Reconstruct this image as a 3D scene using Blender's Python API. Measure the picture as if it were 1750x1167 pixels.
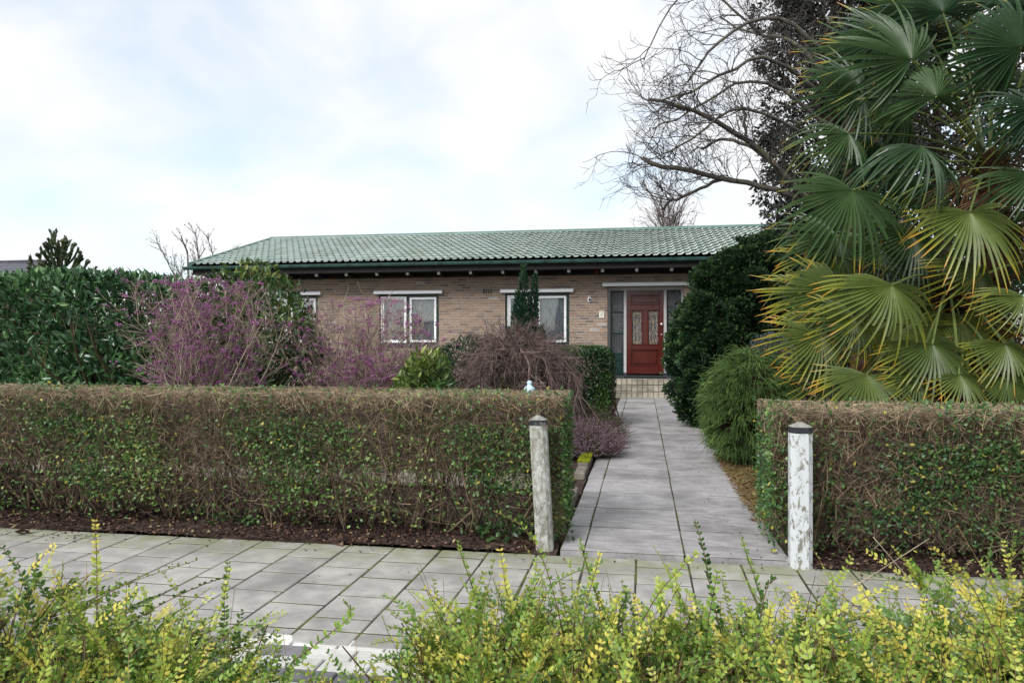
import bpy, math, random
import numpy as np
from mathutils import Vector, Matrix
rng = np.random.default_rng(11)
random.seed(5)
for o in list(bpy.data.objects): bpy.data.objects.remove(o)
C = bpy.context.scene.collection
R = math.radians

# ------------------------------------------------------------------ camera, sky, sun, exposure
CAM_H, YAW, F = 1.30, R(10.0), 1270.0          # metres, turned left of the garden path, focal length in photo pixels (1750 wide)
cam = bpy.data.cameras.new('camera'); camo = bpy.data.objects.new('camera', cam); C.objects.link(camo)
camo.location = (0, 0, CAM_H); camo.rotation_euler = (R(90), 0, YAW)
cam.sensor_width = 36.0; cam.lens = 36.0 * F / 1750.0; cam.clip_end = 1500; cam.clip_start = 0.05
scene = bpy.context.scene
scene.camera = camo
scene.view_settings.view_transform = 'Standard'; scene.view_settings.look = 'None'
scene.view_settings.exposure = 0.46; scene.view_settings.gamma = 1.0; scene.view_settings.use_curve_mapping = False

SUN_EL, SUN_AZ = R(42), R(212)                 # azimuth clockwise from +Y: behind the camera, to its left
world = bpy.data.worlds.new('World'); scene.world = world; world.use_nodes = True
wn = world.node_tree.nodes; wl = world.node_tree.links; wn.clear()
wout = wn.new('ShaderNodeOutputWorld'); bg = wn.new('ShaderNodeBackground'); bg.inputs['Strength'].default_value = 0.15
sky = wn.new('ShaderNodeTexSky'); sky.sky_type = 'NISHITA'; sky.sun_disc = False
sky.sun_elevation = SUN_EL; sky.sun_rotation = SUN_AZ; sky.dust_density = 0.6
tc = wn.new('ShaderNodeTexCoord'); sep = wn.new('ShaderNodeSeparateXYZ'); wl.new(tc.outputs['Generated'], sep.inputs[0])
mx = wn.new('ShaderNodeMath'); mx.operation = 'MAXIMUM'; wl.new(sep.outputs['Z'], mx.inputs[0]); mx.inputs[1].default_value = 0.0
ad = wn.new('ShaderNodeMath'); ad.operation = 'ADD'; wl.new(mx.outputs[0], ad.inputs[0]); ad.inputs[1].default_value = 0.42
dv = wn.new('ShaderNodeVectorMath'); dv.operation = 'DIVIDE'; wl.new(tc.outputs['Generated'], dv.inputs[0])
cmb = wn.new('ShaderNodeCombineXYZ')
for i in range(3): wl.new(ad.outputs[0], cmb.inputs[i])
wl.new(cmb.outputs[0], dv.inputs[1])
wmap = wn.new('ShaderNodeMapping'); wmap.inputs['Location'].default_value = (3.35, 1.7, 0.4); wl.new(dv.outputs[0], wmap.inputs['Vector'])
nz = wn.new('ShaderNodeTexNoise'); nz.inputs['Scale'].default_value = 3.0; nz.inputs['Detail'].default_value = 7
nz.inputs['Roughness'].default_value = 0.50; nz.inputs['Distortion'].default_value = 0.25
wl.new(wmap.outputs[0], nz.inputs['Vector'])
cr = wn.new('ShaderNodeValToRGB'); cr.color_ramp.elements[0].position = 0.36; cr.color_ramp.elements[1].position = 0.57
cr.color_ramp.elements[0].color = (0.57, 0.57, 0.57, 1); cr.color_ramp.elements[1].color = (1, 1, 1, 1)
wl.new(nz.outputs['Fac'], cr.inputs['Fac'])
mixs = wn.new('ShaderNodeMix'); mixs.data_type = 'RGBA'
wl.new(cr.outputs['Color'], mixs.inputs['Factor']); veil = wn.new('ShaderNodeVectorMath'); veil.operation = 'MULTIPLY'; veil.inputs[1].default_value = (1.05, 1.20, 1.16); wl.new(sky.outputs['Color'], veil.inputs[0]); wl.new(veil.outputs[0], mixs.inputs['A'])
mixs.inputs['B'].default_value = (4.85, 4.92, 5.05, 1)
wl.new(mixs.outputs['Result'], bg.inputs['Color']); wl.new(bg.outputs[0], wout.inputs['Surface'])

sl = bpy.data.lights.new('sun', 'SUN'); sl.energy = 2.7; sl.angle = R(28); sl.color = (1.0, 0.975, 0.945)
so = bpy.data.objects.new('sun', sl); C.objects.link(so)
sdir = Vector((math.sin(SUN_AZ) * math.cos(SUN_EL), math.cos(SUN_AZ) * math.cos(SUN_EL), math.sin(SUN_EL)))
so.rotation_euler = sdir.to_track_quat('Z', 'Y').to_euler(); so.location = (0, 0, 30)

# ------------------------------------------------------------------ helpers
cy, sy = math.cos(YAW), math.sin(YAW)
def PZ(px, py, Z):
    "point seen at photo pixel (px,py), Z metres away along the lens axis"
    u = (px - 875) / F; v = (583.5 - py) / F
    return np.array([(cy * u - sy) * Z, (sy * u + cy) * Z, CAM_H + v * Z])
def PY(px, py, Y):
    "point of the plane at world Y"
    u = (px - 875) / F
    return PZ(px, py, Y / (sy * u + cy))
def lin(*c):
    if len(c) == 1 and isinstance(c[0], str):
        h = c[0].lstrip('#'); c = tuple(int(h[i:i+2], 16) / 255 for i in (0, 2, 4))
    return tuple((x / 12.92 if x <= 0.04045 else ((x + 0.055) / 1.055) ** 2.4) for x in c) + (1.0,)

class NT:
    def __init__(s, name):
        s.m = bpy.data.materials.new(name); s.m.use_nodes = True
        s.t = s.m.node_tree; s.n = s.t.nodes; s.l = s.t.links; s.n.clear()
        s.out = s.n.new('ShaderNodeOutputMaterial')
    def node(s, typ, **kw):
        nd = s.n.new(typ)
        for k, v in kw.items():
            if k in nd.inputs: nd.inputs[k].default_value = v
            else: setattr(nd, k, v)
        return nd
    def noise(s, scale, detail=4, rough=0.55, coord='Object', dist=0.0, stretch=None):
        tc = s.node('ShaderNodeTexCoord'); src = tc.outputs[coord]
        if stretch:
            mp = s.node('ShaderNodeMapping'); mp.inputs['Scale'].default_value = stretch
            s.l.new(src, mp.inputs['Vector']); src = mp.outputs[0]
        nd = s.node('ShaderNodeTexNoise'); nd.inputs['Scale'].default_value = scale; nd.inputs['Detail'].default_value = detail
        nd.inputs['Roughness'].default_value = rough; nd.inputs['Distortion'].default_value = dist
        s.l.new(src, nd.inputs['Vector']); return nd.outputs['Fac']
    def ramp(s, fac, stops):
        r = s.node('ShaderNodeValToRGB'); e = r.color_ramp.elements
        while len(e) < len(stops): e.new(0.5)
        for i, (p, c) in enumerate(stops):
            e[i].position = p
            e[i].color = c if not isinstance(c, (int, float)) else (c, c, c, 1)
        s.l.new(fac, r.inputs['Fac']); return r.outputs['Color']
    def mix(s, fac, a, b, mode='MIX'):
        m = s.node('ShaderNodeMix'); m.data_type = 'RGBA'; m.blend_type = mode
        for key, v in (('Factor', fac), ('A', a), ('B', b)):
            if isinstance(v, (tuple, list, float, int)): m.inputs[key].default_value = v
            else: s.l.new(v, m.inputs[key])
        return m.outputs['Result']
    def bump(s, h, strength=0.4, dist=0.01):
        b = s.node('ShaderNodeBump'); b.inputs['Strength'].default_value = strength; b.inputs['Distance'].default_value = dist
        s.l.new(h, b.inputs['Height']); return b.outputs['Normal']
    def bsdf(s, col, rough=0.7, spec=0.4, normal=None, metal=0.0, link=True):
        p = s.node('ShaderNodeBsdfPrincipled')
        if isinstance(col, (tuple, list)): p.inputs['Base Color'].default_value = col
        else: s.l.new(col, p.inputs['Base Color'])
        if isinstance(rough, (float, int)): p.inputs['Roughness'].default_value = rough
        else: s.l.new(rough, p.inputs['Roughness'])
        p.inputs['Specular IOR Level'].default_value = spec; p.inputs['Metallic'].default_value = metal
        if normal is not None: s.l.new(normal, p.inputs['Normal'])
        if link: s.l.new(p.outputs[0], s.out.inputs['Surface'])
        return p
    def rnd(s):
        oi = s.node('ShaderNodeObjectInfo'); return oi.outputs['Random']
    def island(s):
        g = s.node('ShaderNodeNewGeometry'); return g.outputs['Random Per Island']
    def attr(s, name):
        a = s.node('ShaderNodeAttribute'); a.attribute_name = name; return a.outputs['Fac']

def plain(name, col, rough=0.6, spec=0.4, var=0.12, scale=6.0, bump=0.0, bscale=80):
    t = NT(name)
    n = t.noise(scale, 5)
    c2 = tuple(x * (1 - var * 2.2) for x in col[:3]) + (1,); c3 = tuple(min(1, x * (1 + var)) for x in col[:3]) + (1,)
    c = t.ramp(n, [(0.3, c2), (0.7, c3)])
    nm = t.bump(t.noise(bscale, 3), bump, 0.004) if bump else None
    t.bsdf(c, rough, spec, nm); return t.m

def leafmat(name, stops, rough=0.5, spec=0.4, transl=0.25, patch=None):
    "foliage: colour by the per-leaf value v, some light passing through"
    t = NT(name)
    v = t.attr('v')
    c = t.ramp(v, stops)
    if patch:
        n = t.noise(patch[0], 2); c = t.mix(t.ramp(n, [(0.40, 0.0), (0.62, 1.0)]), c, patch[1], 'MULTIPLY')
    p = t.bsdf(c, rough, spec, link=False)
    if transl > 0:
        tr = t.node('ShaderNodeBsdfTranslucent'); t.l.new(c, tr.inputs['Color'])
        ms = t.node('ShaderNodeMixShader'); ms.inputs[0].default_value = transl
        t.l.new(p.outputs[0], ms.inputs[1]); t.l.new(tr.outputs[0], ms.inputs[2]); t.l.new(ms.outputs[0], t.out.inputs['Surface'])
    else: t.l.new(p.outputs[0], t.out.inputs['Surface'])
    return t.m

def twigmat(name, a, b, rough=0.85, scale=14.0, extra=None):
    t = NT(name)
    c = t.ramp(t.island(), [(0.0, a), (1.0, b)])
    n = t.noise(scale, 4)
    c = t.mix(t.ramp(n, [(0.35, 0.55), (0.65, 1.0)]), (0, 0, 0, 1), c, 'MIX') if extra is None else t.mix(t.ramp(n, [(0.45, 0.0), (0.62, 1.0)]), c, extra)
    t.bsdf(c, rough, 0.2, t.bump(t.noise(60, 3), 0.3, 0.004)); return t.m

# ------------------------------------------------------------------ mesh building
class MB:
    def __init__(s): s.V = []; s.F = []; s.A = []; s.n = 0; s.hasA = False
    def add(s, V, F, mi=0, a=None):
        V = np.asarray(V, float).reshape(-1, 3); F = np.asarray(F, int)
        s.V.append(V); s.F.append((F + s.n, mi))
        if a is None: s.A.append(np.zeros(len(V)))
        else: s.A.append(np.broadcast_to(np.asarray(a, float), (len(V),)).copy()); s.hasA = True
        s.n += len(V); return s
    def box(s, a, b, mi=0, bev=0.0):
        x0, y0, z0 = a; x1, y1, z1 = b
        if bev <= 0:
            V = [(x0,y0,z0),(x1,y0,z0),(x1,y1,z0),(x0,y1,z0),(x0,y0,z1),(x1,y0,z1),(x1,y1,z1),(x0,y1,z1)]
            F = [(3,2,1,0),(4,5,6,7),(0,1,5,4),(1,2,6,5),(2,3,7,6),(3,0,4,7)]
            return s.add(V, F, mi)
        e = min(bev, (x1-x0)*.3, (y1-y0)*.3, (z1-z0)*.3)
        V = []; idx = {}
        for ix, x in enumerate((x0, x1)):
            for iy, y in enumerate((y0, y1)):
                for iz, z in enumerate((z0, z1)):
                    sx, sy_, sz = (1 - 2*ix), (1 - 2*iy), (1 - 2*iz)
                    for k, d in enumerate(((0, sy_, sz), (sx, 0, sz), (sx, sy_, 0))):
                        idx[(ix, iy, iz, k)] = len(V); V.append((x + d[0]*e, y + d[1]*e, z + d[2]*e))
        I = lambda ix, iy, iz, k: idx[(ix, iy, iz, k)]
        F4 = []; F3 = []
        for q in (0, 1):
            f = [I(q,0,0,0), I(q,1,0,0), I(q,1,1,0), I(q,0,1,0)]; F4.append(f if q else f[::-1])
            f = [I(0,q,0,1), I(0,q,1,1), I(1,q,1,1), I(1,q,0,1)]; F4.append(f if q else f[::-1])
            f = [I(0,0,q,2), I(1,0,q,2), I(1,1,q,2), I(0,1,q,2)]; F4.append(f if q else f[::-1])
        for a_ in (0, 1):
            for b_ in (0, 1):
                f = [I(0,a_,b_,1), I(1,a_,b_,1), I(1,a_,b_,2), I(0,a_,b_,2)]; F4.append(f if a_ != b_ else f[::-1])
                f = [I(a_,0,b_,0), I(a_,1,b_,0), I(a_,1,b_,2), I(a_,0,b_,2)]; F4.append(f[::-1] if a_ != b_ else f)
                f = [I(a_,b_,0,0), I(a_,b_,1,0), I(a_,b_,1,1), I(a_,b_,0,1)]; F4.append(f if a_ != b_ else f[::-1])
                for c_ in (0, 1):
                    f = [I(a_,b_,c_,0), I(a_,b_,c_,1), I(a_,b_,c_,2)]; F3.append(f if (a_ + b_ + c_) % 2 else f[::-1])
        n0 = s.n
        s.add(V, F4, mi); s.F.append((np.array(F3) + n0, mi)); return s
    def build(s, name, mats, parent=None, smooth=False, origin=None, link=True):
        V = np.concatenate(s.V); off = np.zeros(3)
        if origin is not None: off = np.array(origin, float)
        elif parent is not None:
            p = parent
            while p is not None: off = off + np.array(p.location); p = p.parent
        me = bpy.data.meshes.new(name)
        Vl = (V - off).astype(np.float32)
        me.vertices.add(len(Vl)); me.vertices.foreach_set('co', Vl.ravel())
        loops = []; starts = []; mis = []; k = 0
        for F, mi in s.F:
            if len(F) == 0: continue
            w = F.shape[1]; loops.append(F.ravel()); starts.append(k + np.arange(len(F)) * w); k += F.size
            mis.append(np.full(len(F), mi))
        L = np.concatenate(loops).astype(np.int32); S = np.concatenate(starts).astype(np.int32); MI = np.concatenate(mis).astype(np.int32)
        me.loops.add(len(L)); me.loops.foreach_set('vertex_index', L)
        me.polygons.add(len(S)); me.polygons.foreach_set('loop_start', S); me.polygons.foreach_set('material_index', MI)
        if s.hasA:
            at = me.attributes.new('v', 'FLOAT', 'POINT'); at.data.foreach_set('value', np.concatenate(s.A).astype(np.float32))
        me.update(calc_edges=True); me.validate(); me.polygons.foreach_set('use_smooth', np.full(len(me.polygons), bool(smooth)))
        if not isinstance(mats, (list, tuple)): mats = [mats]
        for m in mats: me.materials.append(m)
        o = bpy.data.objects.new(name, me)
        if link: C.objects.link(o)
        if parent is not None: o.parent = parent
        elif origin is not None: o.location = origin
        return o

def thing(name, label, cat, loc, group=None):
    o = bpy.data.objects.new(name, None); C.objects.link(o); o.location = loc; o.empty_display_size = 0.1
    o['label'] = label; o['category'] = cat
    if group: o['group'] = group
    return o
def tag(o, label, cat, group=None):
    o['label'] = label; o['category'] = cat
    if group: o['group'] = group
    return o
def struct(o): o['kind'] = 'structure'; return o
def share(name, src, parent, loc, rot=(0, 0, 0), scale=(1, 1, 1)):
    o = bpy.data.objects.new(name, src); C.objects.link(o); o.parent = parent; o.location = loc; o.rotation_euler = rot; o.scale = scale
    return o

def unit(v):
    v = np.asarray(v, float); n = np.linalg.norm(v, axis=-1, keepdims=True); n[n == 0] = 1; return v / n
def rdir(n): return unit(rng.normal(size=(n, 3)))
T_DIA = (np.array([(0,0,0), (-.5,.45,.10), (.5,.45,.10), (0,1,-.05)]), np.array([(0,2,3), (0,3,1)]))
T_LEAF = (np.array([(0,0,0), (-.36,.22,.05), (0,.25,-.03), (.36,.22,.05), (-.44,.58,.03), (0,.6,-.06), (.44,.58,.03), (0,1,-.16)]),
          np.array([(0,2,1), (0,3,2), (1,2,5), (1,5,4), (2,3,6), (2,6,5), (4,5,7), (5,6,7)]))
T_OVAL = (np.array([(0,0,0), (-.38,.28,.06), (.38,.28,.06), (-.40,.64,.03), (.40,.64,.03), (0,1,-.08)]), np.array([(0,2,1), (1,2,4), (1,4,3), (3,4,5)]))
T_FAN = (np.array([(0,0,0), (-.5,.62,.06), (-.2,1,0), (.2,1,-.03), (.5,.62,.06)]), np.array([(0,2,1), (0,3,2), (0,4,3)]))
def cards(mb, pos, axis, nrm, L, W, v=None, tmpl=T_DIA, mi=0):
    pos = np.asarray(pos, float); N = len(pos)
    if N == 0: return
    ax = unit(axis); side = np.cross(nrm, ax); bad = np.linalg.norm(side, axis=1) < 1e-4
    if bad.any(): side[bad] = np.cross(ax[bad], [0.31, 0.5, 0.8])
    side = unit(side); n = np.cross(ax, side)
    L = np.broadcast_to(L, (N,)); W = np.broadcast_to(W, (N,))
    T, Fc = tmpl; K = len(T)
    V = (pos[:, None, :] + side[:, None, :] * (T[None, :, 0:1] * W[:, None, None]) + ax[:, None, :] * (T[None, :, 1:2] * L[:, None, None])
         + n[:, None, :] * (T[None, :, 2:3] * L[:, None, None]))
    Fs = (Fc[None] + (np.arange(N) * K)[:, None, None]).reshape(-1, Fc.shape[1])
    if v is None: v = rng.random(N)
    mb.add(V.reshape(-1, 3), Fs, mi, np.repeat(np.broadcast_to(v, (N,)), K))
def tubes(mb, P, Rr, sides=3, mi=0, v=None):
    P = np.asarray(P, float); N, K, _ = P.shape
    if N == 0: return
    Rr = np.broadcast_to(Rr, (N, K))
    t = np.empty_like(P); t[:, 1:-1] = P[:, 2:] - P[:, :-2]; t[:, 0] = P[:, 1] - P[:, 0]; t[:, -1] = P[:, -1] - P[:, -2]; t = unit(t)
    ref = unit(np.cross(t[:, 0], rdir(N)))
    ref = np.broadcast_to(ref[:, None, :], P.shape)
    a = unit(ref - t * np.sum(ref * t, -1, keepdims=True)); b = np.cross(t, a)
    ang = np.arange(sides) * 2 * np.pi / sides
    V = P[:, :, None, :] + Rr[:, :, None, None] * (a[:, :, None, :] * np.cos(ang)[None, None, :, None] + b[:, :, None, :] * np.sin(ang)[None, None, :, None])
    base = (np.arange(N) * K * sides)[:, None, None] + (np.arange(K - 1) * sides)[None, :, None]
    i = np.arange(sides)[None, None, :]; j = (i + 1) % sides
    Fq = np.stack([base + i, base + j, base + j + sides, base + i + sides], -1).reshape(-1, 4)
    mb.add(V.reshape(-1, 3), Fq, mi, None if v is None else np.repeat(np.broadcast_to(v, (N,)), K * sides))
    if sides >= 5:   # cap the ends of the thick ones
        off = (np.arange(N) * K * sides)[:, None]
        mb.F.append(((off + np.arange(sides)[None, ::-1]) + mb.n - N*K*sides, mi)); mb.F.append(((off + (K-1)*sides + np.arange(sides)[None]) + mb.n - N*K*sides, mi))
def grow(S, D, L, K=5, wob=0.15, up=0.0, bias=None):
    "N curved shoots: start, direction, length; up > 0 bends them upwards, < 0 down"
    S = np.asarray(S, float); D = unit(D); N = len(S); L = np.broadcast_to(L, (N,)); P = np.empty((N, K, 3)); P[:, 0] = S; d = D.copy()
    for k in range(1, K):
        d = d + rng.normal(size=(N, 3)) * wob; d[:, 2] += up
        if bias is not None: d = d + bias
        d = unit(d); P[:, k] = P[:, k-1] + d * (L / (K - 1))[:, None]
    return P
def spawn(P, n, t0=0.2, t1=1.0, ang=(0.4, 0.9), pick=None):
    "n starts along the shoots P with directions turned off the parent"
    N, K, _ = P.shape
    i = rng.integers(0, N, n) if pick is None else pick
    t = rng.uniform(t0, t1, n) * (K - 1); k = np.minimum(t.astype(int), K - 2); f = (t - k)[:, None]
    S = P[i, k] * (1 - f) + P[i, k+1] * f; T = unit(P[i, k+1] - P[i, k])
    Q = unit(np.cross(T, rdir(n))); a = rng.uniform(ang[0], ang[1], n)[:, None]
    return S, unit(T * np.cos(a) + Q * np.sin(a)), i, t / (K - 1)
def taper(r0, r1, K, N=1):
    r0 = np.broadcast_to(r0, (N,)); r1 = np.broadcast_to(r1, (N,)); s = np.linspace(0, 1, K)
    return r0[:, None] * (1 - s) + r1[:, None] * s
def smoothpath(pts, K):
    pts = np.asarray(pts, float); n = len(pts); t = np.linspace(0, n - 1, K); out = []
    for x in t:
        i = min(int(x), n - 2); f = x - i
        p0 = pts[max(i-1, 0)]; p1 = pts[i]; p2 = pts[i+1]; p3 = pts[min(i+2, n-1)]
        out.append(0.5 * ((2*p1) + (-p0+p2)*f + (2*p0-5*p1+4*p2-p3)*f*f + (-p0+3*p1-3*p2+p3)*f**3))
    return np.array(out)
def vnoise(p, s, seed=0):
    "cheap smooth 3-D noise in 0..1"
    p = np.asarray(p, float) * s; g = np.random.default_rng(seed); o = np.zeros(len(p))
    for k in range(6):
        w = g.normal(size=3) * (1 + 0.5 * k); o += np.sin(p @ w + g.uniform(0, 6.28)) / (1 + 0.35 * k)
    return 1 / (1 + np.exp(-o * 1.3))

# ================================================================== GROUND, PAVEMENT, PATH
t = NT('soil'); n1 = t.noise(9, 8, 0.65); n2 = t.noise(0.6, 3)
c = t.ramp(n1, [(0.25, lin('#2a2220')), (0.55, lin('#4a3d36')), (0.8, lin('#6b5d52'))])
t.bsdf(c, 0.95, 0.15, t.bump(t.noise(30, 8, 0.7), 0.8, 0.03)); M_soil = t.m
t = NT('grass_ground'); c = t.ramp(t.noise(3, 8, 0.7), [(0.3, lin('#3b4226')), (0.7, lin('#5c5f3b'))]); t.bsdf(c, 0.95, 0.1); M_ground = t.m
t = NT('joint_sand'); c = t.mix(t.ramp(t.noise(5, 5), [(0.42, 0.0), (0.6, 1.0)]), lin('#3b3a34'), lin('#575a2e'))
t.bsdf(c, 0.95, 0.1, t.bump(t.noise(150, 3), 0.6, 0.004)); M_joint = t.m

def concrete(name, a, b, green, gscale, fine, rough=0.85, streak=False):
    t = NT(name)
    base = t.mix(t.rnd(), a, b)
    tc = t.node('ShaderNodeNewGeometry')
    def wn(scale, det=5, st=(1, 1, 1)):
        mp = t.node('ShaderNodeMapping'); mp.inputs['Scale'].default_value = st; t.l.new(tc.outputs['Position'], mp.inputs['Vector'])
        nd = t.node('ShaderNodeTexNoise'); nd.inputs['Scale'].default_value = scale; nd.inputs['Detail'].default_value = det; nd.inputs['Roughness'].default_value = 0.6
        t.l.new(mp.outputs[0], nd.inputs['Vector']); return nd.outputs['Fac']
    base = t.mix(t.ramp(wn(fine, 3), [(0.36, 0.60), (0.56, 1.0)]), tuple(x * 0.62 for x in a[:3]) + (1,), base)
    base = t.mix(t.ramp(wn(7, 6, (1, 3.0 if streak else 1, 1)), [(0.40, 0.0), (0.66, 0.55)]), base, tuple(min(1, x * 1.35) for x in b[:3]) + (1,))
    base = t.mix(t.ramp(wn(2.2, 6), [(0.46, 0.0), (0.66, 0.7)]), base, tuple(x * 0.68 for x in a[:3]) + (1,))
    if green is not None:
        s = t.node('ShaderNodeSeparateXYZ'); t.l.new(tc.outputs['Position'], s.inputs[0])
        mr = t.node('ShaderNodeMapRange'); mr.inputs['From Min'].default_value = gscale[0]; mr.inputs['From Max'].default_value = gscale[1]
        t.l.new(s.outputs['Y'], mr.inputs['Value'])
        mu = t.node('ShaderNodeMath'); mu.operation = 'MULTIPLY'; t.l.new(mr.outputs[0], mu.inputs[0]); t.l.new(t.ramp(wn(6, 5), [(0.35, 0.15), (0.6, 1.0)]), mu.inputs[1])
        base = t.mix(mu.outputs[0], base, green)
    t.bsdf(base, rough, 0.3, t.bump(wn(fine, 4), 0.25, 0.002)); return t.m
M_pave = concrete('pavement_concrete', lin('#8f8c89'), lin('#a3a09b'), lin('#7f8264'), (4.02, 4.5), 130)
M_path = concrete('path_slab_concrete', lin('#7d7a79'), lin('#a29f9f'), None, None, 60, 0.55, True)
M_edge = plain('edging_concrete', lin('#7c756b'), 0.9, 0.2, 0.2, 20, 0.4)
M_white = concrete('white_road_paint', lin('#bcbcb7'), lin('#cfcec8'), None, None, 90)
M_kerb = concrete('kerb_block', lin('#63626a'), lin('#7d7b7c'), None, None, 120)
M_stone = concrete('garden_stone', lin('#7c776c'), lin('#8d877b'), None, None, 50)
M_moss = leafmat('moss', [(0, lin('#5e6a1c')), (1, lin('#9aa02f'))], 0.95, 0.05, 0.1)

# one sheet of ground to the horizon
mb = MB(); g = 600
mb.add([(-g,-g,-.05),(g,-g,-.05),(g,g,-.05),(-g,g,-.05)], [(0,1,2,3)]); struct(mb.build('ground', M_ground))
# garden soil with gentle relief
def sheet(x0, x1, y0, y1, z, nx, ny, amp, seed, sc=1.5):
    X, Y = np.meshgrid(np.linspace(x0, x1, nx), np.linspace(y0, y1, ny)); p = np.stack([X.ravel(), Y.ravel(), np.zeros(X.size)], 1)
    p[:, 2] = z + amp * (vnoise(p, sc, seed) - .5) * 2 + amp * .5 * (vnoise(p, sc * 4, seed + 1) - .5) * 2
    i = np.arange(nx * ny).reshape(ny, nx); Fq = np.stack([i[:-1,:-1], i[:-1,1:], i[1:,1:], i[1:,:-1]], -1).reshape(-1, 4)
    return p, Fq
for (x0, x1, y0, y1) in ((-16, -0.52, 4.488, 18.2), (0.83, 9, 4.488, 18.2)):
    p, Fq = sheet(x0, x1, y0, y1, 0.006, 120, 110, 0.016, 3); struct(MB().add(p, Fq).build('garden_soil', M_soil, smooth=True))
p, Fq = sheet(-9, 9, -3.0, 2.52, 0.02, 90, 40, 0.02, 8); struct(MB().add(p, Fq).build('planting_bed_soil', M_soil, smooth=True))

# pavement: 30 cm concrete tiles in half bond, continuous joints running towards the house
pv = struct(MB().add([(-9,3.08,-.0018),(7,3.08,-.0018),(7,4.5,-.0018),(-9,4.5,-.0018)], [(0,1,2,3)]).build('pavement', M_joint, origin=(0,0,0)))
def slab_mesh(name, w, d, h, m, bev=0.006):
    mb = MB(); mb.box((-w/2, -d/2, -h), (w/2, d/2, 0), 0, bev); o = mb.build(name, m, origin=(0,0,0), link=False); return o.data
me_full = slab_mesh('paving_tile', .291, .2865, .05, M_pave, .004); me_half = slab_mesh('paving_tile', .291, .1365, .05, M_pave, .004)
for k in range(-24, 22):
    x = -1.54 + 0.3 * k + 0.15
    y = 4.5; first = True
    while y > 3.12:
        d = 0.3 if not (first and k % 2) else 0.15
        if y - d < 3.05: d = 0.15
        jz = abs(rng.normal(0, .0012))
        share('paving_tile', me_full if d > .2 else me_half, pv, (x + rng.normal(0, .0012), y - d/2, jz), (rng.normal(0, .002), rng.normal(0, .002), rng.normal(0, .005)))
        y -= d; first = False
# kerb blocks towards the planting, some painted white
kb = struct(MB().add([(-9,2.50,-.014),(7,2.50,-.014),(7,3.08,-.014),(-9,3.08,-.014)], [(0,1,2,3)]).build('kerb_strip', M_joint, origin=(0,0,0)))
me_k = slab_mesh('kerb_block', .202, .098, .06, M_kerb, .005); me_w = slab_mesh('painted_kerb_block', .202, .098, .06, M_white, .005)
for r in range(5):
    y = 3.03 - .105 * r
    for k in range(-22, 16):
        x = -1.60 + .21 * k + (.105 if r % 2 else 0)
        white = -1.72 < x < -0.72 and r in (0, 1, 2, 4) and not (r == 1 and k % 3 == 0)
        if not (-5.2 < x < 3.2): continue
        share('painted_kerb_block' if white else 'kerb_block', me_w if white else me_k, kb, (x, y, rng.normal(0, .0015)), (0, 0, rng.normal(0, .006)))

# garden path: 60 cm slabs, three columns wide
gp = struct(MB().add([(-.5,4.535,.0262),(.82,4.535,.0262),(.82,17.1,.0262),(-.5,17.1,.0262)], [(0,1,2,3)]).build('garden_path', M_joint, origin=(0,0,0)))
me_p = slab_mesh('path_slab', .593, .583, .05, M_path, .004); me_pn = slab_mesh('path_slab', .141, .583, .05, M_path, .004)
for r in range(21):
    y = 4.53 + .6 * r + .3
    for cx, me_ in ((-.431, me_pn), (-.056, me_p), (.545, me_p)):
        share('path_slab', me_, gp, (cx + rng.normal(0, .002), y, .028 + abs(rng.normal(0, .0012))), (rng.normal(0, .0012), rng.normal(0, .0012), rng.normal(0, .0025)))
# side path of light stone behind the privet hedge
sp = struct(MB().add([(-8.5,6.33,.03),(-.62,6.33,.03),(-.62,6.95,.03),(-8.5,6.95,.03)], [(0,1,2,3)]).build('side_path', M_joint, origin=(0,0,0)))
me_s = slab_mesh('stone_slab', .292, .292, .04, M_stone, .008)
for k in range(26):
    for r in range(2): share('stone_slab', me_s, sp, (-.80 - .3 * k, 6.49 + .3 * r, .052 + rng.normal(0, .003)), (0, 0, rng.normal(0, .01)))
# low edging bricks between bed and path, one mossy stretch
for i, (y0, y1, mossy) in enumerate(((5.5, 6.3, 0), (6.98, 7.35, 0), (7.38, 8.9, 1), (8.93, 10.6, 0), (10.63, 12.6, 0))):
    t_ = MB().box((-.64, y0, -.03), (-.535, y1, .10 if mossy else .07), 0, .01)
    o = t_.build('path_edging', M_edge, origin=(-.59, (y0+y1)/2, 0))
    tag(o, ('moss topped concrete edging strip beside the pink heather', 'grey edging strip at the end of the side path')[0 if mossy else 1] if mossy or i == 1 else
        ('plain concrete edging strip beside the clipped privet end', '', '', 'dark edging strip between heather and square green bush', 'edging strip below the square green bush')[i], 'edging')
    if mossy:
        mb = MB(); N = 5000; p = np.stack([rng.uniform(-.645, -.53, N), rng.uniform(y0, y1, N), np.full(N, .098)], 1); p[:, 2] += rng.random(N) * .006
        cards(mb, p, rdir(N) + [0,0,.8], rdir(N), rng.uniform(.008, .018, N), .008, vnoise(p, 9, 2) * .6 + rng.random(N) * .4)
        mo = mb.build('moss', M_moss, o); mo['kind'] = 'stuff'

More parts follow.
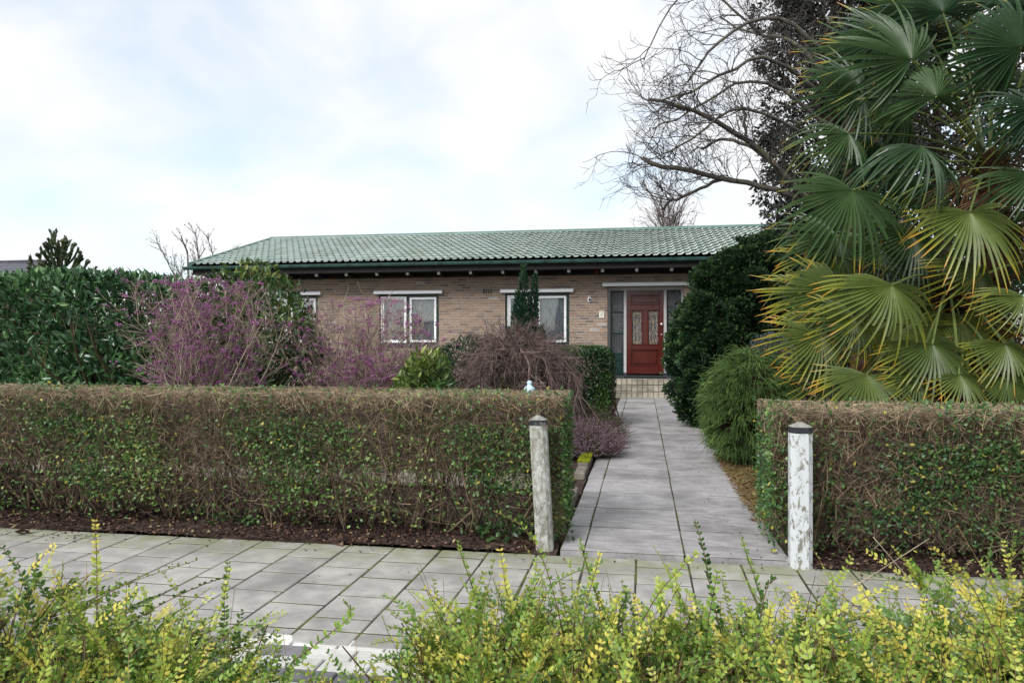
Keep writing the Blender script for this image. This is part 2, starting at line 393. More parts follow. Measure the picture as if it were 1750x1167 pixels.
# ================================================================== HOUSE
WY = 18.60                       # front face of the brickwork
GX0, GX1 = -11.25, 6.5           # wall ends
M_mortar = plain('mortar', lin('#aea8a1'), 0.95, 0.1, 0.15, 15, 0.4)
t = NT('brick'); isl = t.island(); ob = t.rnd()
s_ = t.node('ShaderNodeMath'); s_.operation = 'ADD'; t.l.new(isl, s_.inputs[0]); t.l.new(ob, s_.inputs[1])
fr = t.node('ShaderNodeMath'); fr.operation = 'FRACT'; t.l.new(s_.outputs[0], fr.inputs[0])
c = t.ramp(fr.outputs[0], [(0, lin('#756860')), (.2, lin('#8d7a6c')), (.45, lin('#998473')), (.72, lin('#a48d78')), (.93, lin('#9a7d6c')), (1, lin('#6b6260'))])
c = t.mix(t.ramp(t.noise(25, 6, .7, 'Object'), [(.35, .55), (.6, 1.)]), lin('#75645b'), c)
t.bsdf(c, 0.92, 0.2, t.bump(t.noise(90, 4), .5, .004)); M_brick = t.m
t = NT('green_roof_tile')
isl = t.island(); ob = t.rnd(); s_ = t.node('ShaderNodeMath'); s_.operation = 'ADD'; t.l.new(isl, s_.inputs[0]); t.l.new(ob, s_.inputs[1])
fr = t.node('ShaderNodeMath'); fr.operation = 'FRACT'; t.l.new(s_.outputs[0], fr.inputs[0])
c = t.ramp(fr.outputs[0], [(0, lin('#92a098')), (.5, lin('#a0ada5')), (1, lin('#aeb9b2'))])
gm = t.node('ShaderNodeNewGeometry'); nd = t.node('ShaderNodeTexNoise'); nd.inputs['Scale'].default_value = 1.1; nd.inputs['Detail'].default_value = 6; t.l.new(gm.outputs['Position'], nd.inputs['Vector'])
c = t.mix(t.ramp(nd.outputs['Fac'], [(.5, 0.), (.74, .45)]), c, lin('#8f8f7e'))
t.bsdf(c, .5, .4, t.bump(t.noise(40, 4), .2, .004)); M_tile = t.m
M_green = plain('dark_green_paint', lin('#12302c'), 0.35, 0.5, 0.15, 8)
M_gutter = plain('green_gutter', lin('#3d625d'), 0.4, 0.5, 0.25, 5)
M_ridge = plain('ridge_metal', lin('#567268'), 0.45, 0.5, 0.15, 3)
M_board = plain('dark_soffit_boards', lin('#2b2728'), 0.7, 0.3, 0.15, 5)
M_wpaint = plain('white_paint', lin('#f2f3f5'), 0.35, 0.5, 0.01, 4)
M_offwhite = plain('weathered_off_white_paint', lin('#b9b6b6'), 0.5, 0.4, 0.06, 5)
M_bluestone = plain('bluestone', lin('#3d4046'), 0.5, 0.4, 0.25, 12, 0.3)
M_metal = NT('brushed_steel'); M_metal.bsdf((.72, .72, .74, 1), .28, .5, metal=1.0); M_metal = M_metal.m
M_black = plain('black_metal', lin('#1b1b1e'), 0.45, 0.4, 0.1, 9)
t = NT('red_stained_wood')
c = t.ramp(t.noise(7, 6, .6, 'Object', 1.0, (9, 1, .6)), [(.3, lin('#38110d')), (.55, lin('#531a13')), (.8, lin('#6b2819'))])
p_ = t.bsdf(c, .22, .5); p_.inputs['Coat Weight'].default_value = .25; M_door = t.m
def glassmat(name, tint, rough, gl, bumpy=0):
    t = NT(name)
    tr = t.node('ShaderNodeBsdfTransparent'); tr.inputs['Color'].default_value = tint
    gs = t.node('ShaderNodeBsdfGlossy'); gs.inputs['Roughness'].default_value = rough; gs.inputs['Color'].default_value = (.95, .97, 1, 1)
    if bumpy: t.l.new(t.bump(t.noise(bumpy, 4, .6, 'Object', 1.5), .9, .02), gs.inputs['Normal'])
    lw = t.node('ShaderNodeFresnel'); lw.inputs['IOR'].default_value = 1.6
    mr = t.node('ShaderNodeMapRange'); mr.inputs['To Min'].default_value = gl; mr.inputs['To Max'].default_value = 1.0; t.l.new(lw.outputs[0], mr.inputs['Value'])
    ms = t.node('ShaderNodeMixShader'); t.l.new(mr.outputs[0], ms.inputs[0]); t.l.new(tr.outputs[0], ms.inputs[1]); t.l.new(gs.outputs[0], ms.inputs[2])
    t.l.new(ms.outputs[0], t.out.inputs['Surface']); return t.m
M_glass = glassmat('window_glass', (.96, .98, .99, 1), .01, .07)
M_obscure = glassmat('obscure_glass', (.16, .18, .20, 1), .25, .05, 22)
M_lead = glassmat('leaded_glass', (.30, .38, .40, 1), .15, .12, 45)
M_came = plain('brass_came', lin('#a58d68'), .4, .5, .1, 20)
t = NT('sheer_curtain'); d1 = t.bsdf(lin('#f0f4f7'), .9, .1, link=False); tr = t.node('ShaderNodeBsdfTranslucent'); tr.inputs['Color'].default_value = lin('#dfe4e8')
ms = t.node('ShaderNodeMixShader'); ms.inputs[0].default_value = .35; t.l.new(d1.outputs[0], ms.inputs[1]); t.l.new(tr.outputs[0], ms.inputs[2]); t.l.new(ms.outputs[0], t.out.inputs['Surface']); M_curtain = t.m
M_inner = plain('interior_plaster', lin('#8d8a84'), .9, .1, .05)

house = thing('bungalow', 'long brick bungalow with low green tiled roof and red wooden front door', 'house', (-2.4, WY, 0))
WIN = [(-10.17, -8.53), (-6.83, -5.20), (-3.46, -1.82)]; WZ0, WZ1 = 1.20, 2.53
DX0, DX1, DZ0, DZ1 = -.872, .987, .46, 2.66
WTOP = 3.06
# solid wall behind the brick faces
mb = MB(); x = GX0
ops = [(a, b, WZ0, WZ1) for a, b in WIN] + [(DX0, DX1, 0.0, DZ1)]
for a, b, z0, z1 in ops:
    mb.box((x, WY + .004, -.05), (a, WY + .30, WTOP)); mb.box((a, WY + .004, z1), (b, WY + .30, WTOP))
    if z0 > 0: mb.box((a, WY + .004, -.05), (b, WY + .30, z0))
    x = b
mb.box((x, WY + .004, -.05), (GX1, WY + .30, WTOP))
wall = mb.build('wall', M_mortar, house)
mb = MB(); mb.box((GX0, WY + .301, -.05), (GX0 + .3, 26.3, WTOP)); mb.box((GX1 - .3, WY + .301, -.05), (GX1, 26.3, WTOP)); mb.box((GX0, 26.3, -.05), (GX1, 26.6, WTOP))
mb.build('outer_wall', M_mortar, house)
mb = MB(); mb.box((GX0 + .31, WY + .31, -.02), (GX1 - .31, 26.2, .40)); mb.box((GX0 + .31, 21.8, .41), (GX1 - .31, 21.9, 3.0)); mb.box((GX0 + .31, WY + .31, 2.95), (GX1 - .31, 26.2, 3.0))
for xx in (-7.7, -4.3, -1.3, 1.5): mb.box((xx, WY + .31, .41), (xx + .1, 21.79, 2.94))
mb.build('interior', M_inner, house)
# bricks: half bond with random lengths of the bond line
VZ = (2.5145, 2.6445); VX = (-4.04, -3.78)
def clear(x0, x1, z0, z1):
    segs = [(x0, x1)]
    for a, b, oz0, oz1 in ops + [(VX[0], VX[1], VZ[0], VZ[1])]:
        if z1 <= oz0 or z0 >= oz1: continue
        a2, b2 = a + .003, b - .003; ns = []
        for s0, s1 in segs:
            if s1 <= a2 or s0 >= b2: ns.append((s0, s1)); continue
            if s0 < a2: ns.append((s0, a2))
            if s1 > b2: ns.append((b2, s1))
        segs = ns
    return [s for s in segs if s[1] - s[0] > .025]
BR = []; CH, BL = .0675, .234
for r in range(45):
    z0 = .02 + r * CH; z1 = z0 + .0525
    if z1 > WTOP: break
    x = GX0 - (BL / 2 if r % 2 else 0) - rng.choice([0, 0, .058])
    while x < GX1:
        for s0, s1 in clear(max(x, GX0), min(x + BL - .0115, GX1), z0, z1): BR.append((s0, s1, z0, z1))
        x += BL
BR = np.array(BR); 
full = (BR[:,1] - BR[:,0] > BL - .014)
near = full & (BR[:,2] > .75) & (BR[:,0] > -1.85) & (BR[:,1] < 1.6)
idx = np.where(near)[0]; idx = idx[np.argsort(np.hypot(BR[idx].mean(1)*0 + BR[idx,0], WY))][:300]; isobj = np.zeros(len(BR), bool); isobj[idx] = True
bm_ = MB().box((-(BL-.0115)/2, 0, -.02625), ((BL-.0115)/2, .09, .02625), 0, .003).build('brick', M_brick, origin=(0,0,0), link=False).data
for i in idx:
    x0, x1, z0, z1 = BR[i]
    share('brick', bm_, wall, ((x0+x1)/2 - house.location[0], rng.normal(0, .0015), (z0+z1)/2))
mb = MB()
for (x0, x1, z0, z1), ob in zip(BR, isobj):
    if not ob:
        j = rng.normal(0, .0015); mb.box((x0, WY + j, z0), (x1, WY + .09, z1))
o = mb.build('brickwork', M_brick, wall); o['kind'] = 'stuff'
# ventilation slots: a near-flush black backing paints the shade of their depth
mb = MB(); mb.box((VX[0] + .004, WY + .002, VZ[0] + .003), (VX[1] - .004, WY + .09, VZ[1] - .003)); mb.build('vent_slot_shade', M_black, house)
for k in range(5): MB().box((VX[0] + .005 + k*.062 - .012, WY - .001, VZ[0] + .004), (VX[0] + .005 + k*.062 + .014, WY + .0018, VZ[1] - .004)).build('vent_brick', M_brick, house)

# windows
def ring(mb, x0, x1, z0, z1, w, y0, y1, bev=.004, mi=0):
    mb.box((x0, y0, z0), (x0 + w, y1, z1), mi, bev); mb.box((x1 - w, y0, z0), (x1, y1, z1), mi, bev)
    mb.box((x0 + w, y0 + .001, z0), (x1 - w, y1 - .001, z0 + w), mi, bev); mb.box((x0 + w, y0 + .001, z1 - w), (x1 - w, y1 - .001, z1), mi, bev)
def curtain(x0, x1, z0, z1, y, seed, amp=.028):
    g = np.random.default_rng(seed); n = 150; xs = np.linspace(x0, x1, n); ph = np.cumsum(g.uniform(.4, 1.6, n)) * 2 * np.pi * (x1 - x0) / .085 / n
    ys = y + amp * np.sin(ph) * g.uniform(.6, 1., n) ; V = []; Fq = []
    for k, z in enumerate((z0, (z0+z1)/2, z1)):
        for i in range(n): V.append((xs[i], ys[i] * 1 + (y - ys[i]) * (.15 * k), z))
    for k in range(2):
        for i in range(n - 1): Fq.append((k*n+i, k*n+i+1, (k+1)*n+i+1, (k+1)*n+i))
    return V, Fq
for wi, (a, b) in enumerate(WIN):
    mb = MB(); ring(mb, a + .002, b - .002, WZ0 + .002, WZ1 - .002, .075, WY + .045, WY + .14); mid = (a + b) / 2 - .03
    mb.box((mid - .045, WY + .046, WZ0 + .078), (mid + .045, WY + .139, WZ1 - .078), 0, .004)
    mb.box((a - .03, WY - .03, WZ0 - .045), (b + .03, WY + .12, WZ0 + .001), 0, .004)
    w = mb.build('window', M_green, house)
    for side, (x0, x1) in enumerate(((a + .079, mid - .047), (mid + .047, b - .079))):
        z0, z1 = WZ0 + .079, WZ1 - .079
        mb = MB(); ring(mb, x0, x1, z0, z1, .058, WY + .030, WY + .10)
        mb.build('sash', M_wpaint, w)
        if side == 0:     # fitted insect screen frame on the opening light
            mb = MB(); ring(mb, x0 - .016, x1 + .016, z0 - .016, z1 + .016, .028, WY + .003, WY + .028); mb.build('screen_frame', M_wpaint, w)
        MB().add([(x0 + .05, WY + .070, z0 + .05), (x1 - .05, WY + .070, z0 + .05), (x1 - .05, WY + .070, z1 - .05), (x0 + .05, WY + .070, z1 - .05)], [(0, 1, 2, 3)]).build('pane', M_glass, w)
        V, Fq = curtain(x0 - .05, x1 + .05, WZ0 - .3, WZ1 - .02, WY + .19, wi * 7 + side); MB().add(V, Fq).build('curtain', M_curtain, w, smooth=True)
    MB().box((a - .11, WY - .10, WZ1 + .004), (b + .11, WY + .02, WZ1 + .085), 0, .006).build('lintel_board', M_wpaint, house)
MB().box((DX0 - .12, WY - .12, DZ1 + .004), (DX1 + .12, WY + .02, DZ1 + .085), 0, .006).build('lintel_board', M_wpaint, house)

# entrance: off-white frame, leaded red door, two side lights
EY = WY + .17
fr_ = MB()
fr_.box((DX0 + .002, EY, DZ0 + .0), (DX0 + .062, EY + .12, DZ1 - .002), 0, .004); fr_.box((DX1 - .062, EY, DZ0), (DX1 - .002, EY + .12, DZ1 - .002), 0, .004)
fr_.box((DX0 + .063, EY + .001, DZ1 - .085), (DX1 - .063, EY + .119, DZ1 - .002), 0, .004)
PX = [(-.475, -.405), (.505, .575)]
for x0, x1 in PX: fr_.box((x0, EY - .004, DZ0 + .06), (x1, EY + .118, DZ1 - .086), 0, .004)
ent = fr_.build('entrance_frame', M_offwhite, house)
for x0, x1 in PX: MB().box((x0 - .003, EY - .008, DZ0), (x1 + .003, EY + .118, DZ0 + .059)).build('post_foot', M_bluestone, ent)
def sidelight(x0, x1):
    z0, z1 = DZ0 + .02, DZ1 - .088
    mb = MB(); ring(mb, x0, x1, z0, z1, .030, EY + .03, EY + .09); zs = [z0 + .52, z0 + 1.03, z0 + 1.56]
    mb.box((x0 + .031, EY + .05, z0 + .031), (x1 - .031, EY + .08, zs[0] - .02))
    for z in zs: mb.box((x0 + .031, EY + .035, z - .019), (x1 - .031, EY + .088, z + .019), 0, .004)
    s = mb.build('side_light', M_green, house)
    zz = zs + [z1 - .01]
    for k in range(3): MB().box((x0 + .028, EY + .056, zz[k] + .012), (x1 - .028, EY + .060, zz[k+1] - .012)).build('obscure_pane', M_obscure, s)
    MB().box((x0 + .055, EY + .034, z0 + .34), (x1 - .055, EY + .052, z0 + .45), 0, .010).build('raised_panel', M_green, s)
    MB().box((x0 + .055, EY + .038, z0 + .06), (x1 - .055, EY + .052, z0 + .30), 0, .008).build('raised_panel', M_green, s)
sidelight(DX0 + .064, PX[0][0] - .001); sidelight(PX[1][1] + .001, DX1 - .064)
d0, d1 = PX[0][1] + .004, PX[1][0] - .004; dz0, dz1 = DZ0 + .02, DZ1 - .089; dw = d1 - d0; dh = dz1 - dz0
def dxz(fx, fz): return d0 + fx * dw, dz1 - fz * dh
mb = MB()
# stiles and rails (fractions of width / height measured on the photograph)
rails = [(0, .055), (.175, .232), (.655, .70), (.90, 1.0)]
mb.box((d0, EY + .03, dz0), (d0 + .11*dw, EY + .08, dz1), 0, .003); mb.box((d1 - .11*dw, EY + .03, dz0), (d1, EY + .08, dz1), 0, .003)
for f0, f1 in rails: mb.box((d0 + .11*dw, EY + .031, dz1 - f1*dh), (d1 - .11*dw, EY + .079, dz1 - f0*dh), 0, .003)
mb.box((d0 + .445*dw, EY + .0315, dz1 - .655*dh), (d0 + .555*dw, EY + .0785, dz1 - .232*dh), 0, .003)
mb.box((d0 + .01, EY + .06, dz0 + .01), (d1 - .01, EY + .07, dz1 - .66*dh)); mb.box((d0 + .01, EY + .06, dz1 - .2*dh), (d1 - .01, EY + .07, dz1 - .01))
door = mb.build('front_door', M_door, house); door['label'] = 'red stained wooden door with two leaded glass panels'
def panel(x0, x1, z0, z1):
    mb = MB(); ring(mb, x0 + .001, x1 - .001, z0 + .001, z1 - .001, .022, EY + .022, EY + .058, .008); mb.box((x0 + .065, EY + .034, z0 + .06), (x1 - .065, EY + .059, z1 - .06), 0, .016)
    mb.build('door_panel', M_door, door)
panel(d0 + .11*dw, d1 - .11*dw, dz1 - .175*dh, dz1 - .055*dh); panel(d0 + .11*dw, d1 - .11*dw, dz1 - .90*dh, dz1 - .70*dh)
MB().box((d0, EY - .008, dz0 + .012), (d1, EY + .029, dz0 + .075), 0, .014).build('weather_bar', M_door, door)
for fx0, fx1 in ((.11, .445), (.555, .89)):
    x0, x1 = d0 + fx0*dw, d0 + fx1*dw; z0, z1 = dz1 - .655*dh, dz1 - .232*dh
    mb = MB(); ring(mb, x0 + .001, x1 - .001, z0 + .001, z1 - .001, .035, EY + .02, EY + .06, .010); mb.build('bead', M_door, door)
    gx0, gx1, gz0, gz1 = x0 + .034, x1 - .034, z0 + .034, z1 - .034
    gl = MB().box((gx0, EY + .048, gz0), (gx1, EY + .052, gz1)).build('leaded_pane', M_lead, door)
    mb = MB(); P_ = []
    def seg(pts): 
        q = smoothpath([(gx0 + u*(gx1-gx0), EY + .044, gz0 + v*(gz1-gz0)) for u, v in pts], 9); P_.append(q)
    for u in (.16, .84): seg([(u, 0), (u, 1)])
    for v in (.07, .14, .30, .70, .86, .93): seg([(0, v), (.16, v)]); seg([(.84, v), (1, v)])
    for v in (.08, .92): seg([(.16, v), (.84, v)])
    for u in (.3, .44, .56, .7): seg([(u, 0), (u, .08)]); seg([(u, .92), (u, 1)])
    seg([(.16, .3), (.4, .42), (.5, .62), (.4, .75), (.3, .68), (.42, .60)]); seg([(.84, .3), (.6, .42), (.5, .62), (.6, .75), (.7, .68), (.58, .60)])
    seg([(.5, .08), (.38, .2), (.5, .34), (.62, .2), (.5, .08)]); seg([(.5, .72), (.36, .83), (.5, .92), (.64, .83), (.5, .72)]); seg([(.5, .34), (.5, .72)])
    tubes(mb, np.array(P_), .0042, 4); o = mb.build('lead_came', M_came, door)
def lathe(mb, c, prof, n=16, axis='z', mi=0):
    ang = np.linspace(0, 2*np.pi, n, endpoint=False); V = []
    for r, h in prof:
        for a in ang:
            p = (r*math.cos(a), r*math.sin(a), h) if axis == 'z' else (r*math.cos(a), h, r*math.sin(a))
            V.append((c[0]+p[0], c[1]+p[1], c[2]+p[2]))
    K = len(prof); Fq = [(k*n+i, k*n+(i+1)%n, (k+1)*n+(i+1)%n, (k+1)*n+i) for k in range(K-1) for i in range(n)]
    mb.add(V, Fq, mi); return mb
kx = d1 - .055*dw
lathe(MB(), (kx, EY + .03, dz1 - .405*dh), [(0, .0), (.03, .0), (.03, -.006), (.014, -.012), (.014, -.04), (.034, -.052), (.036, -.066), (.022, -.08), (0, -.083)], 18, 'y').build('door_knob', M_metal, door, smooth=True)
lathe(MB(), (kx, EY + .03, dz1 - .525*dh), [(0, 0), (.022, 0), (.022, -.008), (.012, -.012), (0, -.012)], 16, 'y').build('lock_cylinder', M_metal, door, smooth=True)
MB().box((DX0 + .066, EY - .13, DZ0 - .045), (DX1 - .066, EY + .10, DZ0 - .002), 0, .004).build('threshold', M_bluestone, house)

# roof: low gable, ridge parallel to the street
EYV, EZV = 17.88, 3.305          # eaves edge of the tiles
RY, RZ = 22.30, 4.58             # ridge
RX0, RX1 = -11.80, 6.9
sl_ = math.hypot(RY - EYV, RZ - EZV); ux, uz = (RY - EYV) / sl_, (RZ - EZV) / sl_
mb = MB()
def slope_pt(x, s, n): return (x, EYV + ux*s - uz*n, EZV + uz*s + ux*n)
V = [slope_pt(RX0+.03, .10, -.04), slope_pt(RX1-.03, .10, -.04), slope_pt(RX1-.03, sl_, -.04), slope_pt(RX0+.03, sl_, -.04),
     slope_pt(RX0+.03, .10, -.10), slope_pt(RX1-.03, .10, -.10), slope_pt(RX1-.03, sl_, -.10), slope_pt(RX0+.03, sl_, -.10)]
BX = [(0,1,2,3),(7,6,5,4),(0,4,5,1),(1,5,6,2),(2,6,7,3),(3,7,4,0)]
mb.add(V, BX); mb.add([(x, 2*RY + .002 - y, z) for x, y, z in V], BX)
roof = mb.build('roof', M_board, house)
# boxed eaves
MB().box((RX0 + .05, EYV + .05, WTOP + .005), (RX1 - .05, WY + .3, WTOP + .03)).build('soffit', M_board, house)
MB().box((RX0 + .05, EYV + .03, WTOP - .005), (RX1 - .05, EYV + .049, EZV - .06)).build('fascia', M_board, house)
MB().box((RX0 + .05, WY - .045, WTOP - .10), (RX1 - .05, WY - .004, WTOP + .003)).build('wall_plate', M_board, house)
# wavy tiles
TW, ROWS = .188, 12; TG = (sl_ - .06) / ROWS
def wave(f): # one tile across: broad trough then a crest at the right
    return .024 * math.cos(2*math.pi*(f - .78)) + .011 * math.cos(4*math.pi*(f - .80))
def tile_mesh():
    mb = MB(); n = 9; L = TG + .05; V = []
    for (s, lift) in ((-.012, .060), (L, .012)):
        for top in (1, 0):
            for i in range(n):
                f = i / (n - 1); V.append((f * (TW + .012), s, lift + wave(f) + (0 if top else -.014)))
    Fq = []
    for i in range(n - 1):
        Fq += [(i, i+1, 2*n+i+1, 2*n+i), (n+i+1, n+i, i, i+1)[::-1], (3*n+i, 3*n+i+1, n+i+1, n+i)]
    Fq += [(0, 2*n, 3*n, n), (n-1, 2*n-1, 4*n-1, 3*n-1)]
    mb.add(V, Fq); return mb
TM = tile_mesh(); tv = np.concatenate(TM.V); tf = TM.F[0][0]
tile_me = TM.build('roof_tile', M_tile, origin=(0,0,0), link=False).data
tile_me.polygons.foreach_set('use_smooth', np.array([abs(p.normal.z) > .6 for p in tile_me.polygons]))
NC = int((RX1 - RX0) / TW); ang = math.atan2(uz, ux)
rot = np.array([[1,0,0],[0,ux,-uz],[0,uz,ux]])
rest = MB(); made = 0
vis = [(k, r) for r in range(ROWS) for k in range(NC)]
for k, r in vis:
    x = RX0 + k * TW; b = np.array(slope_pt(x, r * TG, 0.0)); tw = rng.normal(0, .0035)
    if r < 5 and -7.5 < x < 4.2 and made < 300:
        made += 1; share('roof_tile', tile_me, roof, (b[0] - house.location[0], b[1] - WY, b[2]), (ang + tw, rng.normal(0, .004), 0))
    else: rest.add((tv * [1,1,1]) @ rot.T + b + [0, 0, rng.normal(0, .0015)], tf)
o = rest.build('tile_field', M_tile, roof); o['kind'] = 'stuff'
bs = MB(); V = [slope_pt(RX0, 0, .03), slope_pt(RX1, 0, .03), slope_pt(RX1, sl_, .03), slope_pt(RX0, sl_, .03)]
bs.add([(x, 2*RY + .002 - y, z) for x, y, z in V], [(0,1,2,3)]); bs.build('rear_slope', M_tile, roof)
mb = MB(); n = 9; V = []
for x in (RX0 - .02, RX1 + .02):
    for i in range(n):
        a = math.pi * i / (n - 1); V.append((x, RY + .001 - .17 * math.cos(a), RZ - .005 + .10 * math.sin(a)))
mb.add(V, [(i, i+1, n+i+1, n+i) for i in range(n-1)]); mb.F.append((np.array([list(range(n))]), 0)); mb.build('ridge_cap', M_ridge, roof)
for sgn in (1, -1):
    mb = MB(); x0 = RX0 - .035
    V = [slope_pt(x, s, nn) for x in (x0, x0 + .10) for s in (-.02, sl_) for nn in (-.10, .085)]
    if sgn < 0: V = [(x, 2*RY + .002 - y, z) for x, y, z in V]
    mb.add(V, [(0,1,3,2),(4,6,7,5),(0,4,5,1),(2,3,7,6),(1,5,7,3),(0,2,6,4)]); mb.build('verge_trim', M_ridge, roof)
# half-round gutter with brackets
gy, gz, gr = EYV - .045, EZV - .055, .062
V = []; n = 11; prof = [(gy - gr*math.cos(math.pi*i/(n-1)), gz - gr*math.sin(math.pi*i/(n-1))*1.1) for i in range(n)]
prof = [(gy - gr - .012, gz + .004), (gy - gr - .012, gz + .016), (gy - gr, gz + .016)] + prof[1:]
n = len(prof)
for x in (RX0 - .16, RX1): V += [(x, y, z) for y, z in prof]
mb = MB().add(V, [(i, i+1, n+i+1, n+i) for i in range(n-1)]); mb.F.append((np.array([list(range(n))]), 0))
gut = mb.build('gutter', M_gutter, house)
x = RX0 + .4
while x < RX1: MB().box((x, gy - gr - .016, gz - .03), (x + .025, gy - gr - .0125, gz + .02)).build('gutter_bracket', M_gutter, gut); x += .82
# rafter tails with white ends
x = PY(1029.6, 456, 18.1)[0] - .82 * 13; k = 0
while x < 5.5:
    if x > GX0: 
        rt = MB().box((x - .042, 18.12, WTOP - .075), (x + .042, WY - .046, WTOP + .004), 0, .004).build('rafter_tail', M_board, house)
        V = []; n = 12
        for yy in (18.119, 18.085):
            for i in range(n):
                a = 2*math.pi*i/n; e = .7; V.append((x + .043*np.sign(math.cos(a))*abs(math.cos(a))**e*(1 if yy > 18.1 else .8), yy, WTOP - .033 + .05*np.sign(math.sin(a))*abs(math.sin(a))**e*(1 if yy > 18.1 else .8)))
        mb = MB().add(V, [(i, (i+1)%n, n+(i+1)%n, n+i) for i in range(n)]); mb.F.append((np.array([[n+i for i in range(n)]]), 0)); mb.build('end_cap', M_wpaint, rt)
    x += .82
# tiled entrance steps
M_step = concrete('step_tile', lin('#8b8578'), lin('#b3ac9c'), None, None, 45, .5)
st = thing('entrance_steps', 'grey tiled entrance steps with dark stone top below the red door', 'steps', (-.02, 17.1, 0))
SX0, SX1 = -.74, .96; sh = .138
mb = MB()
for k in range(3): mb.box((SX0 + .004, 17.112 + .28*k, -.02 + (0.0 if k == 0 else sh*k - .015)), (SX1 - .004, WY - .005, sh*(k+1) - .012))
core = mb.build('step_core', plain('dark_grout', lin('#4a4741'), .95, .1, .2, 20), st)
tw = (SX1 - SX0) / 14
tme = MB().box((-tw/2 + .006, 0, .008), (tw/2 - .006, .011, sh - .018), 0, .003).build('tile', M_step, origin=(0,0,0), link=False).data
tme2 = MB().box((-tw/2 + .003, -.006, 0), (tw/2 - .003, .262, .014), 0, .004).build('tile', M_step, origin=(0,0,0), link=False).data
for k in range(3):
    for i in range(14):
        x = SX0 + (i + .5) * tw
        share('riser_tile', tme, st, (x + .02, .28*k, sh*k + .004)); share('tread_tile', tme2, st, (x + .02, .28*k, sh*(k+1) - .0115))
MB().box((SX0, 17.93, 3*sh + .004), (SX1, WY - .002, 3*sh + .016), 0, .003).build('landing_slab', M_bluestone, st)
MB().box((-.45, 18.0, 3*sh + .018), (.55, 18.52, 3*sh + .034), 0, .004).build('step_mat', plain('rubber_mat', lin('#2c2d31'), .9, .2, .3, 60, .5), st)

# things fixed to the wall
p = PY(1007.5, 512, WY); z = p[2]
lp = thing('wall_lamp', 'small white wall lamp on the brick wall left of the entrance', 'lamp', (p[0], WY - .002, z - .06))
MB().box((p[0]-.045, WY - .026, z - .06), (p[0]+.045, WY - .002, z + .045), 0, .012).build('housing', M_wpaint, lp)
lathe(MB(), (p[0]+.004, WY - .04, z - .03), [(0, -.0), (.020, 0), (.024, .02), (.022, .055), (0, .06)], 12).build('lens', M_black, lp, smooth=True)
MB().box((p[0]-.032, WY - .018, z + .05), (p[0]-.004, WY - .002, z + .095), 0, .008).build('sensor', M_wpaint, lp)
p = PY(1028.3, 537.5, WY); z = p[2]
sg = thing('house_number_sign', 'cream house number plate on the brickwork beside the door opening', 'sign', (p[0], WY - .002, z - .09))
MB().box((p[0]-.062, WY - .016, z - .088), (p[0]+.062, WY - .002, z + .088), 0, .006).build('plate', plain('cream_enamel', lin('#e2dfd2'), .3, .5, .03), sg)
pts = np.array([(-.026,.026),(-.012,.05),(.014,.052),(.026,.03),(.012,.004),(-.012,-.012),(-.026,-.032),(.0,-.03),(.026,-.032)])
mb = MB(); q = smoothpath(np.stack([p[0] + pts[:,0], np.full(9, WY - .018), z + .014 + pts[:,1]], 1), 24); tubes(mb, q[None], .0045, 5); mb.box((p[0]-.02, WY - .0175, z - .062), (p[0]+.02, WY - .0165, z - .056)); mb.build('numeral', plain('grey_ink', lin('#8f8b80'), .6), sg)
p = PY(1020.5, 464, WY); mb = MB(); lathe(mb, (p[0], WY - .004, p[2] - .01), [(0, 0), (.045, 0), (.045, -.02), (.04, -.055), (.02, -.075), (0, -.08)], 16, 'y')
al = mb.build('alarm_beacon', plain('orange_plastic', lin('#a8431f'), .35, .5, .1), origin=(p[0], WY - .004, p[2]), smooth=True); tag(al, 'round orange alarm beacon on the wall under the eaves', 'alarm')
# lantern hanging in the entrance, right-hand side
p = np.array([.83, WY + .02, 2.24]); ln = thing('entrance_lantern', 'black square lantern fixed at the right side of the entrance', 'lantern', (p[0], p[1], p[2] - .2))
mb = MB(); mb.box((p[0]-.08, p[1]-.08, p[2]-.02), (p[0]+.08, p[1]+.08, p[2]), 0, .006); mb.box((p[0]-.03, p[1]-.03, p[2]), (p[0]+.03, p[1]+.03, p[2]+.05), 0, .006)
for sx in (-1, 1):
    for s2 in (-1, 1): mb.box((p[0]+sx*.06-.006, p[1]+s2*.06-.006, p[2]-.2), (p[0]+sx*.06+.006, p[1]+s2*.06+.006, p[2]-.02))
mb.box((p[0]-.07, p[1]-.07, p[2]-.215), (p[0]+.07, p[1]+.07, p[2]-.2), 0, .004); mb.box((p[0]+.08, p[1]-.01, p[2]-.012), (DX1 + .004, p[1]+.01, p[2]+.004))
mb.build('lantern_frame', M_black, ln); MB().box((p[0]-.05, p[1]-.05, p[2]-.199), (p[0]+.05, p[1]+.05, p[2]-.021)).build('lantern_glass', M_obscure, ln)

